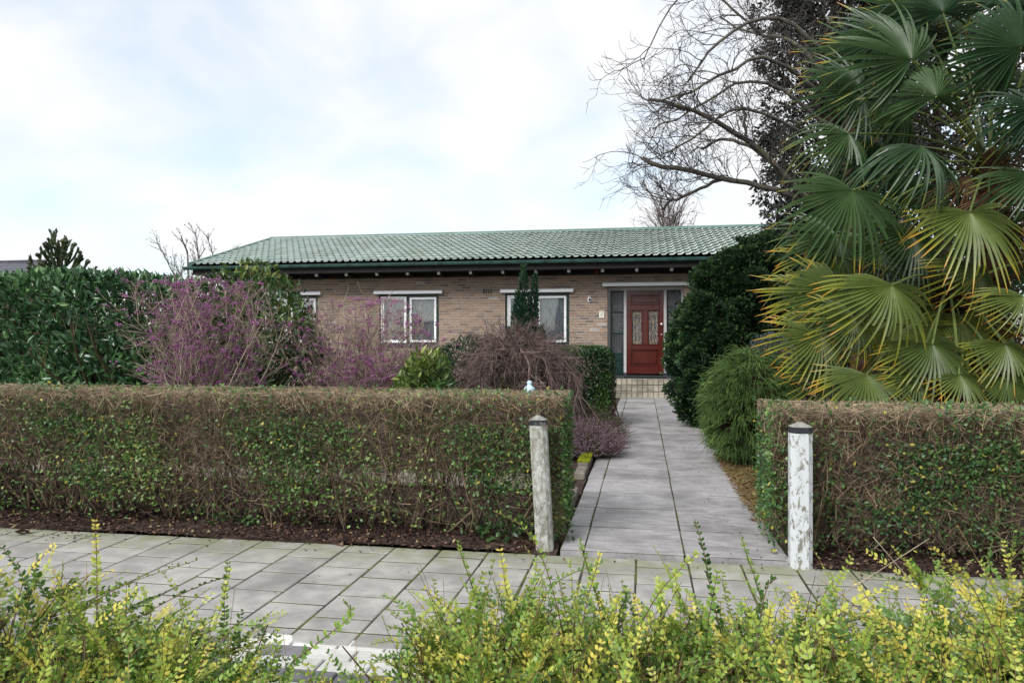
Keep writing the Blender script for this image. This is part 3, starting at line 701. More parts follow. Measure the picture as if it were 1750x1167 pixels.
# ================================================================== GATE POSTS
def post(label, base, top_off, w, h, white, seed):
    t = NT('post_' + ('white' if white else 'grey'))
    n = t.noise(32, 9, .74, 'Object', .6, (1, 1, .55)); n2 = t.noise(5, 5, .6)
    conc = t.ramp(n2, [(.3, lin('#6d6a60')), (.7, lin('#908d80'))])
    c = t.mix(t.ramp(n, [(.43, 0.), (.48, 1.)] if white else [(.42, 0.), (.62, .8)]), conc, lin('#c4c8ca') if white else lin('#c9cbc8'))
    c = t.mix(t.ramp(t.noise(3, 6, .7), [(.5, 0.), (.75, .6)] if not white else [(.6, 0.), (.8, .35)]), c, lin('#6c6b45'))
    t.bsdf(c, .85, .2, t.bump(n, .5, .004)); m = t.m
    r = thing('gate_post', label, 'post', base)
    def rg(z, ww, off):
        ch = ww * .22; a = ww/2; pts = [(-a+ch,-a),(a-ch,-a),(a,-a+ch),(a,a-ch),(a-ch,a),(-a+ch,a),(-a,a-ch),(-a,-a+ch)]
        return [(base[0] + x + off[0]*z/h, base[1] + y + off[1]*z/h, z) for x, y in pts]
    ns = 12; V = []
    for i in range(ns): V += rg(-.12 + (h - .06 + .12) * i/(ns-1), w, top_off)
    n = 8; mb = MB().add(V, [(k*n+i, k*n+(i+1)%n, (k+1)*n+(i+1)%n, (k+1)*n+i) for k in range(ns-1) for i in range(n)])
    mb.build('shaft', m, r)
    V = rg(h - .0605, w*1.012, top_off) + rg(h - .026, w*1.012, top_off); mb = MB().add(V, [(i, (i+1)%n, n+(i+1)%n, n+i) for i in range(n)])
    tb = NT('worn_black_paint'); tb.bsdf(tb.mix(tb.ramp(tb.noise(18, 5), [(.46, 0.), (.56, 1.)] if not white else [(.6, 0.), (.66, 1.)]), lin('#26272c'), lin('#7c7a74')), .7); mb.build('black_band', tb.m, r)
    V = rg(h - .0255, w*1.01, top_off) + rg(h, w*.22, top_off); mb = MB().add(V, [(i, (i+1)%n, n+(i+1)%n, n+i) for i in range(n)]); mb.F.append((np.array([[n+i for i in range(n)]]), 0))
    mb.build('cap', plain('post_cap_concrete', lin('#8f8d86'), .9, .2, .2, 25, .4), r)
post('weathered grey concrete gate post leaning beside the long privet hedge', (-.600, 4.59, 0), (-.045, 0), .106, .84, False, 1)
post('flaking white painted gate post beside the short privet hedge', (.895, 4.52, 0), (.0, 0), .122, .835, True, 2)

# ================================================================== VEGETATION
M_privet_twig = twigmat('privet_twig', lin('#433830'), lin('#a08c73'))
M_privet_leaf = leafmat('privet_leaf', [(0, lin('#2c4c2e')), (.35, lin('#3f6230')), (.65, lin('#648341')), (.87, lin('#95aa63')), (.95, lin('#b5b24a')), (1, lin('#8a7a3a'))], .4, .45, .25)
M_clip = twigmat('clipped_twig_tip', lin('#7d6c57'), lin('#bfac8f'))

def privet(label, x0, x1, y0, y1, h, nt, nl, seed, gaps):
    root = thing('privet_hedge', label, 'hedge', ((x0+x1)/2, (y0+y1)/2, 0))
    W = x1 - x0; ym = (y0+y1)/2; D = y1 - y0
    # woody stems
    nb = int(W * 17); bx = np.linspace(x0 + .08, x1 - .06, nb) + rng.normal(0, .03, nb)
    S = np.stack([bx, ym + rng.normal(0, .06, nb), np.full(nb, -.03)], 1); S = np.repeat(S, 3, 0) + rng.normal(0, .012, (nb*3, 3)) * [1,1,0]
    Dr = rng.normal(size=(nb*3, 3)) * [.42, .42, 0] + [0, 0, 1]
    P = grow(S, Dr, rng.uniform(.45, .80, nb*3), 6, .10, .05); P[:, :, 1] = np.clip(P[:, :, 1], y0 + .03, y1 - .03); P[:, :, 0] = np.clip(P[:, :, 0], x0 + .03, x1 - .03); P[:,:,2] = np.minimum(P[:,:,2], h - .06)
    mb = MB(); tubes(mb, P, taper(rng.uniform(.006, .013, nb*3), .003, 6, nb*3), 5)
    mb.build('stems', M_privet_twig, root, smooth=True)
    # branchlets
    n2 = int(W * 420); S, Dd, i, _ = spawn(P, n2, .35, 1., (.3, .8)); Dd[:, 2] = np.abs(Dd[:, 2]) + .25; Q = grow(S, Dd, rng.uniform(.12, .34, n2), 4, .16, .06)
    mb = MB()
    def clampbox(A):
        A[..., 0] = np.clip(A[..., 0], x0 + .01, x1 - .01); A[..., 1] = np.clip(A[..., 1], y0 + .005, y1 - .005); A[..., 2] = np.minimum(A[..., 2], h - .01); return A
    tubes(mb, clampbox(Q), taper(.0030, .0013, 4, n2), 3)
    # fine twigs filling the clipped shell; patchy
    N = nt; which = rng.random(N); p = np.stack([rng.uniform(x0, x1, N), rng.uniform(y0, y1, N), h * rng.uniform(.05, 1, N) ** .80], 1)
    dep = np.abs(rng.exponential(.07, N)); fr = which < .52; p[fr, 1] = y0 + np.minimum(dep[fr], D * .8)
    tp = (which >= .52) & (which < .74); p[tp, 2] = h - dep[tp] * .6
    en = (which >= .74) & (which < .80); xe = x1 if x1 < 0 else x0; p[en, 0] = xe + np.sign(ym * 0 + (-1 if xe == x1 else 1)) * dep[en]
    bk = (which >= .80) & (which < .88); p[bk, 1] = y1 - np.minimum(dep[bk], D * .5)
    low = p[:, 2] < .42 * h; thin = vnoise(p * [1, .4, 1], 1.7, seed) * (np.clip(p[:, 2] / (.45 * h), 0, 1) * .8 + .25)
    kp = ~low | (rng.random(N) < thin * gaps); p = p[kp]; N = len(p)
    d = rng.normal(size=(N, 3)) * [.75, .7, .5] + [0, 0, .55]; d[:, 1] += np.where(p[:, 1] < y0 + .12, -.35, 0); top = p[:, 2] > h - .12; d[top] = d[top] * [1.1, 1.1, 1]
    L = rng.uniform(.06, .17, N); Q = grow(p - unit(d) * L[:, None] * .6, d, L, 2, .22, .03)
    jit = rng.normal(0, .006, N)[:, None]
    Q[..., 0] = np.clip(Q[..., 0], x0 - .0 + jit, x1 + jit); Q[..., 1] = np.clip(Q[..., 1], y0 + jit, y1 + jit); Q[..., 2] = np.minimum(Q[..., 2], h + jit); Q[..., 2] = np.maximum(Q[..., 2], .02)
    near_top = Q[:, -1, 2] > h - .05
    thk = rng.choice([.0011, .0016, .0026], (~near_top).sum(), p=[.5, .38, .12]); tubes(mb, Q[~near_top], taper(thk, thk * .65, 2, (~near_top).sum()), 3); tubes(mb, Q[near_top], taper(.0017, .0012, 2, near_top.sum()), 3, 1)
    o = mb.build('twigs', [M_privet_twig, M_clip], root)
    # leaves in patches
    mb = MB(); N = nl * 3; p = np.stack([rng.uniform(x0, x1, N), rng.uniform(y0, y1, N), h * rng.uniform(.05, 1.0, N)], 1); which = rng.random(N); dep = rng.exponential(.06, N)
    fr = which < .62; p[fr, 1] = y0 + np.minimum(dep[fr], D*.8) - .008
    tp = (which >= .62) & (which < .74); p[tp, 2] = h - dep[tp] * .25 + .004
    en = (which >= .74) & (which < .84); p[en, 0] = xe + (-1 if xe == x1 else 1) * (dep[en] - .01)
    dens = vnoise(p * [1, .3, 1], 2.3, seed + 5) ** 1.5 * 1.0 + vnoise(p, 9, seed + 6) * .42 - .08; dens *= np.where(p[:, 2] > h - .20, .40, 1.0) * np.clip((p[:, 2] - .02) / .34, .14, 1)
    dens = np.where(en & (which < .84), dens + .25, dens)
    p = p[rng.random(N) < np.clip(dens - .16, 0.06, 1) * 1.3]; N = len(p)
    ax = rng.normal(size=(N, 3)) + [0, -.35, .25]; nr = rng.normal(size=(N, 3)) * .6 + [0, -.6, .8]
    v = np.clip(vnoise(p, 1.4, seed + 9) * .45 + rng.random(N) * .5, 0, .86); v[rng.random(N) < .035] = .97
    cards(mb, p, ax, nr, rng.uniform(.016, .038, N), rng.uniform(.012, .023, N), v, T_OVAL)
    mb.build('leaves', M_privet_leaf, root); return root
privet('long clipped privet hedge, brown twigs and sparse green leaves, behind the leaning grey post', -6.4, -.50, 4.70, 5.33, .955, 40000, 22000, 3, 1.0)
privet('short clipped privet hedge with green leaves behind the white gate post', .765, 3.9, 4.66, 5.30, .905, 30000, 17000, 21, 1.5)

# ---- leaf litter under the hedges, on the pavement and path
M_litter = leafmat('dead_leaf', [(0, lin('#211815')), (.5, lin('#3f2e28')), (.85, lin('#664f44')), (.96, lin('#8f7860')), (1, lin('#a8a070'))], .8, .2, .1)
def litter(name, label, boxes, seed):
    mb = MB()
    for (x0, x1, y0, y1, n, s0, s1, z) in boxes:
        p = np.stack([rng.uniform(x0, x1, n), rng.uniform(y0, y1, n), np.full(n, z) + rng.random(n) * .02], 1)
        ax = rng.normal(size=(n, 3)) * [1, 1, .28]; nr = rng.normal(size=(n, 3)) * .45 + [0, 0, 1]
        cards(mb, p, ax, nr, rng.uniform(s0, s1, n), rng.uniform(s0 * .5, s1 * .6, n), rng.random(n) ** 1.2, T_OVAL)
    o = mb.build(name, M_litter); o['kind'] = 'stuff'; tag(o, label, 'leaf litter'); return o
litter('leaf_litter', 'dark brown dead leaves and mulch lying under the privet hedges', [(-6.3, -.66, 4.47, 5.1, 10000, .012, .04, .012), (-6.3, -.6, 5.0, 6.3, 4500, .02, .05, .01), (.95, 3.9, 4.44, 5.1, 7000, .010, .038, .012), (-.6, -.5, 4.7, 5.6, 120, .015, .04, .015)], 1)
litter('path_litter', 'small dead leaves scattered on the path and pavement', [(.45, .86, 4.55, 9.5, 190, .006, .024, .031), (-.5, .8, 4.6, 16, 120, .006, .018, .031), (-6, 3, 4.30, 4.5, 150, .008, .03, .004), (-6, 3, 3.2, 4.4, 45, .008, .025, .004), (-3.9, -3.5, 4.25, 4.42, 45, .012, .035, .004)], 2)
M_straw = leafmat('dry_needles', [(0, lin('#5d4a35')), (.6, lin('#8d7552')), (1, lin('#7f8050'))], .9, .1, .1)
mb = MB(); n = 9000; p = np.stack([.80 + np.abs(rng.normal(0, .25, n)), rng.uniform(5.45, 8.6, n), np.full(n, .018)], 1); p[:, 2] += rng.random(n) * .025
cards(mb, p, rng.normal(size=(n, 3)) * [1, 1, .35], rng.normal(size=(n, 3)) * .3 + [0, 0, 1], rng.uniform(.03, .08, n), .003, rng.random(n)); o = mb.build('dry_needles', M_straw); o['kind'] = 'stuff'; tag(o, 'dry straw coloured needles along the right path edge', 'needle litter')
# fallen plane leaves and low ivy at the foot of the hedge
me_fl = MB(); a = np.linspace(0, 2*np.pi, 15)[:-1]; rr = .05 * (1 + .45 * np.cos(5*a)); V = np.stack([rr*np.cos(a), rr*np.sin(a), .014*np.sin(3*a) + .012], 1); V = np.vstack([V, [[0, 0, .004]]])
me_fl.add(V, [(i, (i+1) % 14, 14) for i in range(14)], 0, .75); me_fl = me_fl.build('fallen_leaf', M_litter, origin=(0,0,0), link=False).data
for px, py in ((578, 930), (620, 928), (715, 936), (42, 912), (1550, 985), (470, 905)):
    q = PZ(px, py, 1651.0 / (py - 583.5)); o = bpy.data.objects.new('fallen_leaf', me_fl); C.objects.link(o); o.location = (q[0], q[1], .012); o.rotation_euler = (rng.normal(0, .2), rng.normal(0, .2), rng.uniform(0, 6)); tag(o, 'single curled brown leaf lying at the pavement edge', 'fallen leaf', 'curled brown leaves at the pavement edge')
M_ivy = leafmat('ground_leaf', [(0, lin('#1f3a1c')), (1, lin('#4c6a38'))], .4, .5, .2)
def ground_plant(name, label, cx, cyy, rx, ry, h, n, s, mat=None, v=None):
    mb = MB(); a = rng.uniform(0, 6.28, n); r = np.sqrt(rng.random(n)); p = np.stack([cx + rx*r*np.cos(a), cyy + ry*r*np.sin(a), .02 + h * (1 - r*r) * rng.random(n) ** .6], 1)
    cards(mb, p, np.stack([np.cos(a), np.sin(a), np.full(n, .25)], 1) + rng.normal(size=(n,3))*.5, rng.normal(size=(n,3))*.35 + [0, -.3, 1], rng.uniform(s*.7, s*1.2, n), s*.85, rng.random(n) if v is None else v, T_LEAF)
    mb2 = MB(); S = np.repeat([[cx, cyy, 0]], n//3, 0); E = p[:n//3]; Q = np.stack([S + rng.normal(size=S.shape)*[rx*.2, ry*.2, 0], (S+E)/2, E], 1); tubes(mb2, Q, .0012, 3)
    root = thing(name, label, 'plant', (cx, cyy, 0)); mb.build('leaves', mat or M_ivy, root); mb2.build('stalks', M_privet_twig, root)
ground_plant('ground_ivy', 'round dark green leaves at the hedge foot beside the leaning post', -.86, 4.78, .22, .12, .16, 90, .05)
ground_plant('ground_ivy', 'small clump of dark ivy leaves under the thin middle of the long hedge', -2.85, 4.80, .20, .08, .10, 45, .045)
ground_plant('ground_ivy', 'small ivy tuft at the right side of the leaning post', -.50, 4.74, .06, .09, .16, 30, .035)

# ---- cherry laurel hedge
M_laurel = leafmat('laurel_leaf', [(0, lin('#26422a')), (.5, lin('#3d5f3b')), (.85, lin('#587c4c')), (1, lin('#76985a'))], .28, .5, .15)
M_stem = twigmat('shrub_stem', lin('#4b4030'), lin('#6d5d45'))
def shell_leaves(mb, blobs, n, depth, L, W, tmpl=T_LEAF, up=.35, vlo=.0, vhi=1.0, seed=0, flat=.35, zmin=.02, sym=None, topv=.0):
    "leaves through the outer shell of a union of ellipsoids (centre, radii)"
    vol = np.array([b[1][0]*b[1][1] + b[1][1]*b[1][2] + b[1][0]*b[1][2] for b in blobs]); pr = vol / vol.sum(); i = rng.choice(len(blobs), n, p=pr)
    c = np.array([b[0] for b in blobs])[i]; r = np.array([b[1] for b in blobs])[i]; d = rdir(n)
    s = 1 - np.minimum(rng.exponential(depth, n), .85); s = s * (1 + .16 * (vnoise(c + d * r, 3.5, seed + 3) - .5))
    p = c + d * r * s[:, None]; kp = p[:, 2] > zmin
    for j, b in enumerate(blobs):      # drop what lies deep inside a neighbour
        q = np.linalg.norm((p - b[0]) / np.array(b[1]), axis=1); kp &= ~((q < .55) & (i != j))
    p, d, r = p[kp], unit(d[kp] / r[kp]), r[kp]; N = len(p)
    ax = d * .7 + rng.normal(size=(N, 3)) * .55 + [0, 0, up]; nr = d + rng.normal(size=(N, 3)) * flat + [0, 0, .5]
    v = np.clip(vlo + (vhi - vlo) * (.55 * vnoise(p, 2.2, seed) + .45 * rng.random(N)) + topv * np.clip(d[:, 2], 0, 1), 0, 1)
    cards(mb, p, ax, nr, rng.uniform(L*.65, L*1.2, N), rng.uniform(W*.7, W*1.2, N), v, tmpl); return p
def stems_to(mb, base, pts, r0=.012, spread=.1, K=5, sag=0.0):
    N = len(pts); S = np.asarray(base)[None] + rng.normal(size=(N, 3)) * [spread, spread, 0]; E = np.asarray(pts); s = np.linspace(0, 1, K)[None, :, None]
    Q = S[:, None] * (1 - s) + E[:, None] * s; Q = Q + np.sin(np.pi * s) * np.array([0, 0, 1]) * sag + rng.normal(size=Q.shape) * .02 * np.sin(np.pi * s)
    tubes(mb, Q, taper(r0, r0 * .3, K, N), 4)
root = thing('laurel_hedge', 'tall dense cherry laurel hedge with large glossy dark leaves', 'hedge', (-6.7, 7.9, 0)); mb = MB()
N = 18000; L0, L1, F0, F1, H0 = -9.6, -5.22, 7.15, 8.8, 2.03
w = rng.random(N); p = np.stack([rng.uniform(L0, L1, N), rng.uniform(F0, F1, N), rng.uniform(.0, H0, N)], 1); dep = np.minimum(rng.exponential(.12, N), .6)
f = w < .52; p[f, 1] = F0 + dep[f]; tpm = (w >= .52) & (w < .68); p[tpm, 2] = H0 - dep[tpm] * .6; e = (w >= .68) & (w < .80); p[e, 0] = L1 - dep[e]; bk = (w >= .80) & (w < .93); p[bk, 1] = F0 + .75 + dep[bk]
nn = np.where(f[:, None], [0, -1, .25], np.where(tpm[:, None], [0, -.2, 1], [1, -.3, .2]))
rx = np.clip((p[:, 0] - (L1 - .45)) / .45, 0, 1); p[:, 2] -= np.where(p[:, 2] > H0 - .6, rx**2 * .28, 0); p[:, 1] += rx**2 * .25 * (p[:, 1] < F0 + .6)
p += nn * (.07 * (vnoise(p, 2.2, 41) - .5))[:, None]; p[:, 2] += .02 * (vnoise(p, 1.7, 44) - .5)
ax = nn * .55 + rng.normal(size=(N, 3)) * .55 + [0, 0, .55]; nr = nn + rng.normal(size=(N, 3)) * .4 + [0, 0, .4]
v = .6 * vnoise(p, 2.5, 45) + .4 * rng.random(N); v[tpm] += .12; v[rng.random(N) < .01] = 1
cards(mb, p, ax, nr, rng.uniform(.08, .15, N), rng.uniform(.034, .052, N), np.clip(v, 0, 1), T_LEAF); mb.build('foliage', M_laurel, root, smooth=True)
mb = MB(); b = np.stack([rng.uniform(L0, L1, 70), rng.uniform(F0 + .3, F1 - .2, 70), np.zeros(70)], 1); Q = grow(b, rng.normal(size=(70, 3)) * .25 + [0, -.15, 1], rng.uniform(1.3, 1.8, 70), 6, .1, .1); tubes(mb, Q, taper(.022, .006, 6, 70), 5)
S, Dd, _, _ = spawn(Q, 900, .2, 1, (.4, 1.)); Dd[:, 2] = np.abs(Dd[:, 2]); tubes(mb, grow(S, Dd, rng.uniform(.2, .45, 900), 4, .12, .05), taper(.005, .002, 4, 900), 3); mb.build('stems', M_stem, root)

# ---- rounded leafy shrubs
def leafy(name, label, cat, base, blobs, mat, n, depth, L, W, seed, tmpl=T_LEAF, **kw):
    root = thing(name, label, cat, (base[0], base[1], 0)); mb = MB(); p = shell_leaves(mb, blobs, n, depth, L, W, tmpl, seed=seed, **kw); mb.build('foliage', mat, root, smooth=False)
    mb = MB(); stems_to(mb, (base[0], base[1], -.02), p[rng.integers(0, len(p), min(260, len(p)//10))], .012); mb.build('stems', M_stem, root); return root
M_vib = leafmat('viburnum_leaf', [(0, lin('#1f3320')), (.5, lin('#33502b')), (.8, lin('#5d7436')), (.93, lin('#8a8a45')), (1, lin('#8c4436'))], .4, .45, .2)
c = PZ(436, 560, 9.0)
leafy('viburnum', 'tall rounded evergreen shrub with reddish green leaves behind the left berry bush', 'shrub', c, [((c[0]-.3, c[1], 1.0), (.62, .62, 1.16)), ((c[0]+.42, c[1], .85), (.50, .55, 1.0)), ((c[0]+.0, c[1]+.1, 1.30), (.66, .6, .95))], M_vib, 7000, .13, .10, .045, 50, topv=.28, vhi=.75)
M_rho = leafmat('rhododendron_leaf', [(0, lin('#22391f')), (.5, lin('#435e2c')), (.8, lin('#7a8840')), (1, lin('#a9aa5c'))], .38, .45, .25)
c = PZ(725, 620, 7.6)
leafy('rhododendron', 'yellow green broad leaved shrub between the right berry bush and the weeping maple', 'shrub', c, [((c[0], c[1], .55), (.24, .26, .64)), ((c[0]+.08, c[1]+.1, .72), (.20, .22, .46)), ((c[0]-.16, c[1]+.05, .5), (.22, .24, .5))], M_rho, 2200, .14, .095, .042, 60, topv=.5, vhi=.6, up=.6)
M_box = leafmat('euonymus_leaf', [(0, lin('#152b17')), (.5, lin('#28451f')), (.85, lin('#4b6a2d')), (1, lin('#7a9447'))], .35, .5, .2)
c = PZ(1003, 650, 11.4)
root = thing('square_bush', 'square clipped dark green bush beside the entrance path', 'shrub', (c[0], c[1], 0)); mb = MB(); N = 9000
x0, x1, y0, y1, h = c[0]-.42, c[0]+.36, c[1]-.45, c[1]+.9, 1.20
w = rng.random(N); p = np.stack([rng.uniform(x0, x1, N), rng.uniform(y0, y1, N), rng.uniform(.02, h, N)], 1); dep = np.minimum(rng.exponential(.06, N), .35)
f = w < .40; p[f, 1] = y0 + dep[f]; tpm = (w >= .40) & (w < .62); p[tpm, 2] = h - dep[tpm]; e = (w >= .62) & (w < .9); p[e, 0] = x1 - dep[e]; l_ = w >= .9; p[l_, 0] = x0 + dep[l_]
nn = np.where(f[:, None], [0, -1, .2], np.where(tpm[:, None], [0, -.2, 1], np.where(e[:, None], [1, -.2, .2], [-1, -.2, .2])))
cr_ = np.clip((p[:, 0] - x1 + .16) / .16, 0, 1) * np.clip((p[:, 2] - h + .16) / .16, 0, 1); p[:, 0] -= cr_ * .07; p[:, 2] -= cr_ * .05; p += nn * (.09 * (vnoise(p, 3.5, 71) - .5))[:, None]
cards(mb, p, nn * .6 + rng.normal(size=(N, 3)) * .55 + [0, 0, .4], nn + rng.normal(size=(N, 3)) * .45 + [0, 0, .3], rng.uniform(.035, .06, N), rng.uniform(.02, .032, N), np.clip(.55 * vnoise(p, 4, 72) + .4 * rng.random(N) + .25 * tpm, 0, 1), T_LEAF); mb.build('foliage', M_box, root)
mb = MB(); stems_to(mb, (c[0], c[1] + .2, -.02), p[rng.integers(0, N, 160)], .010, .2); mb.build('stems', M_stem, root)

# ---- heather
M_hea_g = leafmat('heather_green', [(0, lin('#3a4a2c')), (.6, lin('#66703f')), (1, lin('#8a8350'))], .7, .2, .2)
M_hea_p = leafmat('heather_bloom', [(0, lin('#6d5566')), (.5, lin('#94788c')), (1, lin('#b79fb0'))], .7, .2, .3)
for (px, py, Z, rx, h, n, lab, pk) in ((1003, 760, 8.3, .30, .50, 1500, 'pink flowering heather mound behind the end of the privet hedge', .85), (1012, 715, 9.4, .24, .58, 800, 'greenish heather tuft between pink heather and square green bush', .5)):
    c = PZ(px, py, Z); root = thing('heather', lab, 'heather', (c[0], c[1], 0)); a = rng.uniform(0, 6.28, n); r = np.sqrt(rng.random(n)); S = np.stack([c[0] + .10*r*np.cos(a), c[1] + .10*r*np.sin(a), np.zeros(n)], 1)
    Q = grow(S, np.stack([np.cos(a)*r*1.5, np.sin(a)*r*1.5, 1.25 - .7*r], 1), rng.uniform(h*.7, h*1.05, n) * (1 - .15*r), 7, .09, .02)
    mb = MB(); tubes(mb, Q, taper(.002, .001, 7, n), 3); mb.build('stems', M_stem, root)
    mb = MB(); mb2 = MB()
    for k in range(26):
        t_ = rng.uniform(.35, 1.0, n); kk = np.minimum((t_*6).astype(int), 5); ff = (t_*6 - kk)[:, None]; pp = Q[np.arange(n), kk]*(1-ff) + Q[np.arange(n), kk+1]*ff
        bl = (t_ > .66) & (rng.random(n) < pk); d = rdir(n) + [0, 0, .5]
        cards(mb2, pp[bl], d[bl], rdir(bl.sum()), .013, .008); cards(mb, pp[~bl], d[~bl], rdir((~bl).sum()), .014, .006)
    mb.build('foliage', M_hea_g, root); mb2.build('bloom', M_hea_p, root)

# ---- beautyberry shrubs (bare tan twigs, purple berries)
M_berry_twig = twigmat('beautyberry_twig', lin('#85766c'), lin('#c0ae9c')); M_berry = leafmat('purple_berry', [(0, lin('#6b3062')), (.5, lin('#944b85')), (1, lin('#b577a5'))], .3, .5, .05)
ICO = None
def ico():
    g = (1 + 5 ** .5) / 2; V = unit(np.array([(-1,g,0),(1,g,0),(-1,-g,0),(1,-g,0),(0,-1,g),(0,1,g),(0,-1,-g),(0,1,-g),(g,0,-1),(g,0,1),(-g,0,-1),(-g,0,1)], float))
    Fc = np.array([(0,11,5),(0,5,1),(0,1,7),(0,7,10),(0,10,11),(1,5,9),(5,11,4),(11,10,2),(10,7,6),(7,1,8),(3,9,4),(3,4,2),(3,2,6),(3,6,8),(3,8,9),(4,9,5),(2,4,11),(6,2,10),(8,6,7),(9,8,1)]); return V, Fc
IV, IF = ico()
OV = np.array([(1,0,0),(-1,0,0),(0,1,0),(0,-1,0),(0,0,1),(0,0,-1)], float); OF = np.array([(0,2,4),(2,1,4),(1,3,4),(3,0,4),(2,0,5),(1,2,5),(3,1,5),(0,3,5)])
def balls(mb, p, r, v, mi=0, fine=False):
    BV, BF = (IV, IF) if fine else (OV * 1.15, OF); K = len(BV); N = len(p); r = np.broadcast_to(r, (N,)); V = p[:, None] + BV[None] * r[:, None, None]; mb.add(V.reshape(-1, 3), (BF[None] + (np.arange(N)*K)[:, None, None]).reshape(-1, 3), mi, np.repeat(v, K))
def beautyberry(label, c, w, h, n0, n1, n2, nberry, seed, lean=(0, 0)):
    root = thing('beautyberry_bush', label, 'shrub', (c[0], c[1], 0), 'purple beautyberry bushes'); a = np.linspace(0, 2*np.pi, n0, endpoint=False) + rng.normal(0, .2, n0)
    S = np.stack([c[0] + .07*np.cos(a), c[1] + .07*np.sin(a), np.full(n0, -.02)], 1); out = np.sqrt(rng.uniform(.02, 1.0, n0)) * w / h * 1.15
    P = grow(S, np.stack([np.cos(a)*out + lean[0], np.sin(a)*out*.8 + lean[1], np.ones(n0)], 1), rng.uniform(.80, 1.0, n0) * h * .95 * (1 + .12 * out), 8, .09, -.005)
    mb = MB(); tubes(mb, P, taper(rng.uniform(.007, .012, n0), .003, 8, n0), 5)
    S, D, i, t_ = spawn(P, n1, .25, 1., (.35, .8)); D[:, 2] = np.abs(D[:, 2]) * .7 + .25; P2 = grow(S, D, rng.uniform(.3, .62, n1) * h * .5, 6, .12, .03); tubes(mb, P2, taper(.0038, .0018, 6, n1), 4)
    S, D, i, t_ = spawn(P2, n2, .2, 1., (.4, 1.1)); D[:, 2] += .2; P3 = grow(S, D, rng.uniform(.10, .32, n2), 4, .18, .02); P3[..., 2] = np.minimum(P3[..., 2], h + .06 * vnoise(P3[:, 0], 5, 1)[:, None]); tubes(mb, P3, taper(.0022, .0011, 4, n2), 3)
    mb.build('twigs', M_berry_twig, root)
    mb = MB(); k = rng.integers(0, n2, nberry); tt = rng.integers(1, 4, nberry); cc = P3[k, tt]; keep = (vnoise(cc, 3.2, seed) > .30) & (cc[:, 2] > .38 * h); cc = cc[keep]; per = 7; pp = np.repeat(cc, per, 0) + rng.normal(size=(len(cc)*per, 3)) * [.016, .016, .011]
    balls(mb, pp, rng.uniform(.0055, .0085, len(pp)), np.clip(np.repeat(vnoise(cc, 3, seed + 1), per) * .5 + rng.random(len(pp)) * .5, 0, 1)); mb.build('berries', M_berry, root, smooth=True); return root
c = PZ(352, 640, 7.5); beautyberry('tall bare beautyberry bush with purple berries in front of the laurel hedge', c, .54, 1.88, 26, 180, 2000, 1300, 5)
c = PZ(608, 640, 8.5); beautyberry('rounded bare beautyberry bush with purple berries before the middle window', c, .66, 1.72, 28, 280, 3800, 1700, 9, (.02, 0))

# ---- weeping Japanese maple: brown dome of drooping twigs
M_maple = twigmat('maple_twig', lin('#463936'), lin('#94807a'))
c = PZ(885, 650, 9.0); root = thing('weeping_maple', 'bare weeping maple forming a low dome of reddish brown twigs', 'tree', (c[0], c[1], 0)); H = 1.42
mb = MB(); tr = smoothpath([(c[0], c[1], -.05), (c[0]+.04, c[1], .3), (c[0]-.03, c[1]+.02, .65), (c[0], c[1], 1.12)], 8); tubes(mb, tr[None], taper(.05, .035, 8), 8); mb.build('trunk', M_maple, root, smooth=True)
n0 = 46; a = np.linspace(0, 2*np.pi, n0, endpoint=False) + rng.normal(0, .15, n0); 
rho = np.sqrt(rng.uniform(.10, 1., n0)) * .86; P = np.array([smoothpath([(c[0], c[1], .98), (c[0] + .45*r*math.cos(q), c[1] + .45*r*math.sin(q), 1.16 + .12*(1-r)), (c[0] + .85*r*math.cos(q), c[1] + .85*r*math.sin(q), 1.24 - .42*r*r), (c[0] + r*math.cos(q), c[1] + r*math.sin(q), 1.02 - .75*r*r)], 9) for q, r in zip(a, rho)]); P[:, 1:] += rng.normal(0, .018, P[:, 1:].shape)
mb = MB(); tubes(mb, P, taper(.016, .005, 9, n0), 5)
n1 = 460; S, D, i, t_ = spawn(P, n1, .15, 1., (.3, .9)); P2 = grow(S, D, rng.uniform(.22, .48, n1), 7, .22, -.07); tubes(mb, P2, taper(.006, .0026, 7, n1), 4)
n2 = 4200; S, D, i, t_ = spawn(P2, n2, .1, 1., (.3, .9)); P3 = grow(S, D, rng.uniform(.10, .28, n2), 4, .26, -.10); P3[..., 2] = np.maximum(P3[..., 2], .05); P3[..., 0] = np.where(P3[..., 0] > c[0] + .72, c[0] + .72 + (P3[..., 0] - c[0] - .72) * .4, P3[..., 0]); tubes(mb, P3, taper(.0030, .0014, 4, n2), 3)
n3 = 6000; S, D, i, t_ = spawn(P3, n3, .2, 1., (.3, .8)); P4 = grow(S, D, rng.uniform(.06, .15, n3), 3, .15, -.12); P4[..., 2] = np.maximum(P4[..., 2], .03); tubes(mb, P4, taper(.0020, .0011, 3, n3), 3); mb.build('branches', M_maple, root)
ground_plant('spotted_laurel', 'low yellow green leaves growing inside the weeping maple dome', c[0]+.02, c[1]-.25, .55, .30, .95, 420, .06, M_rho)

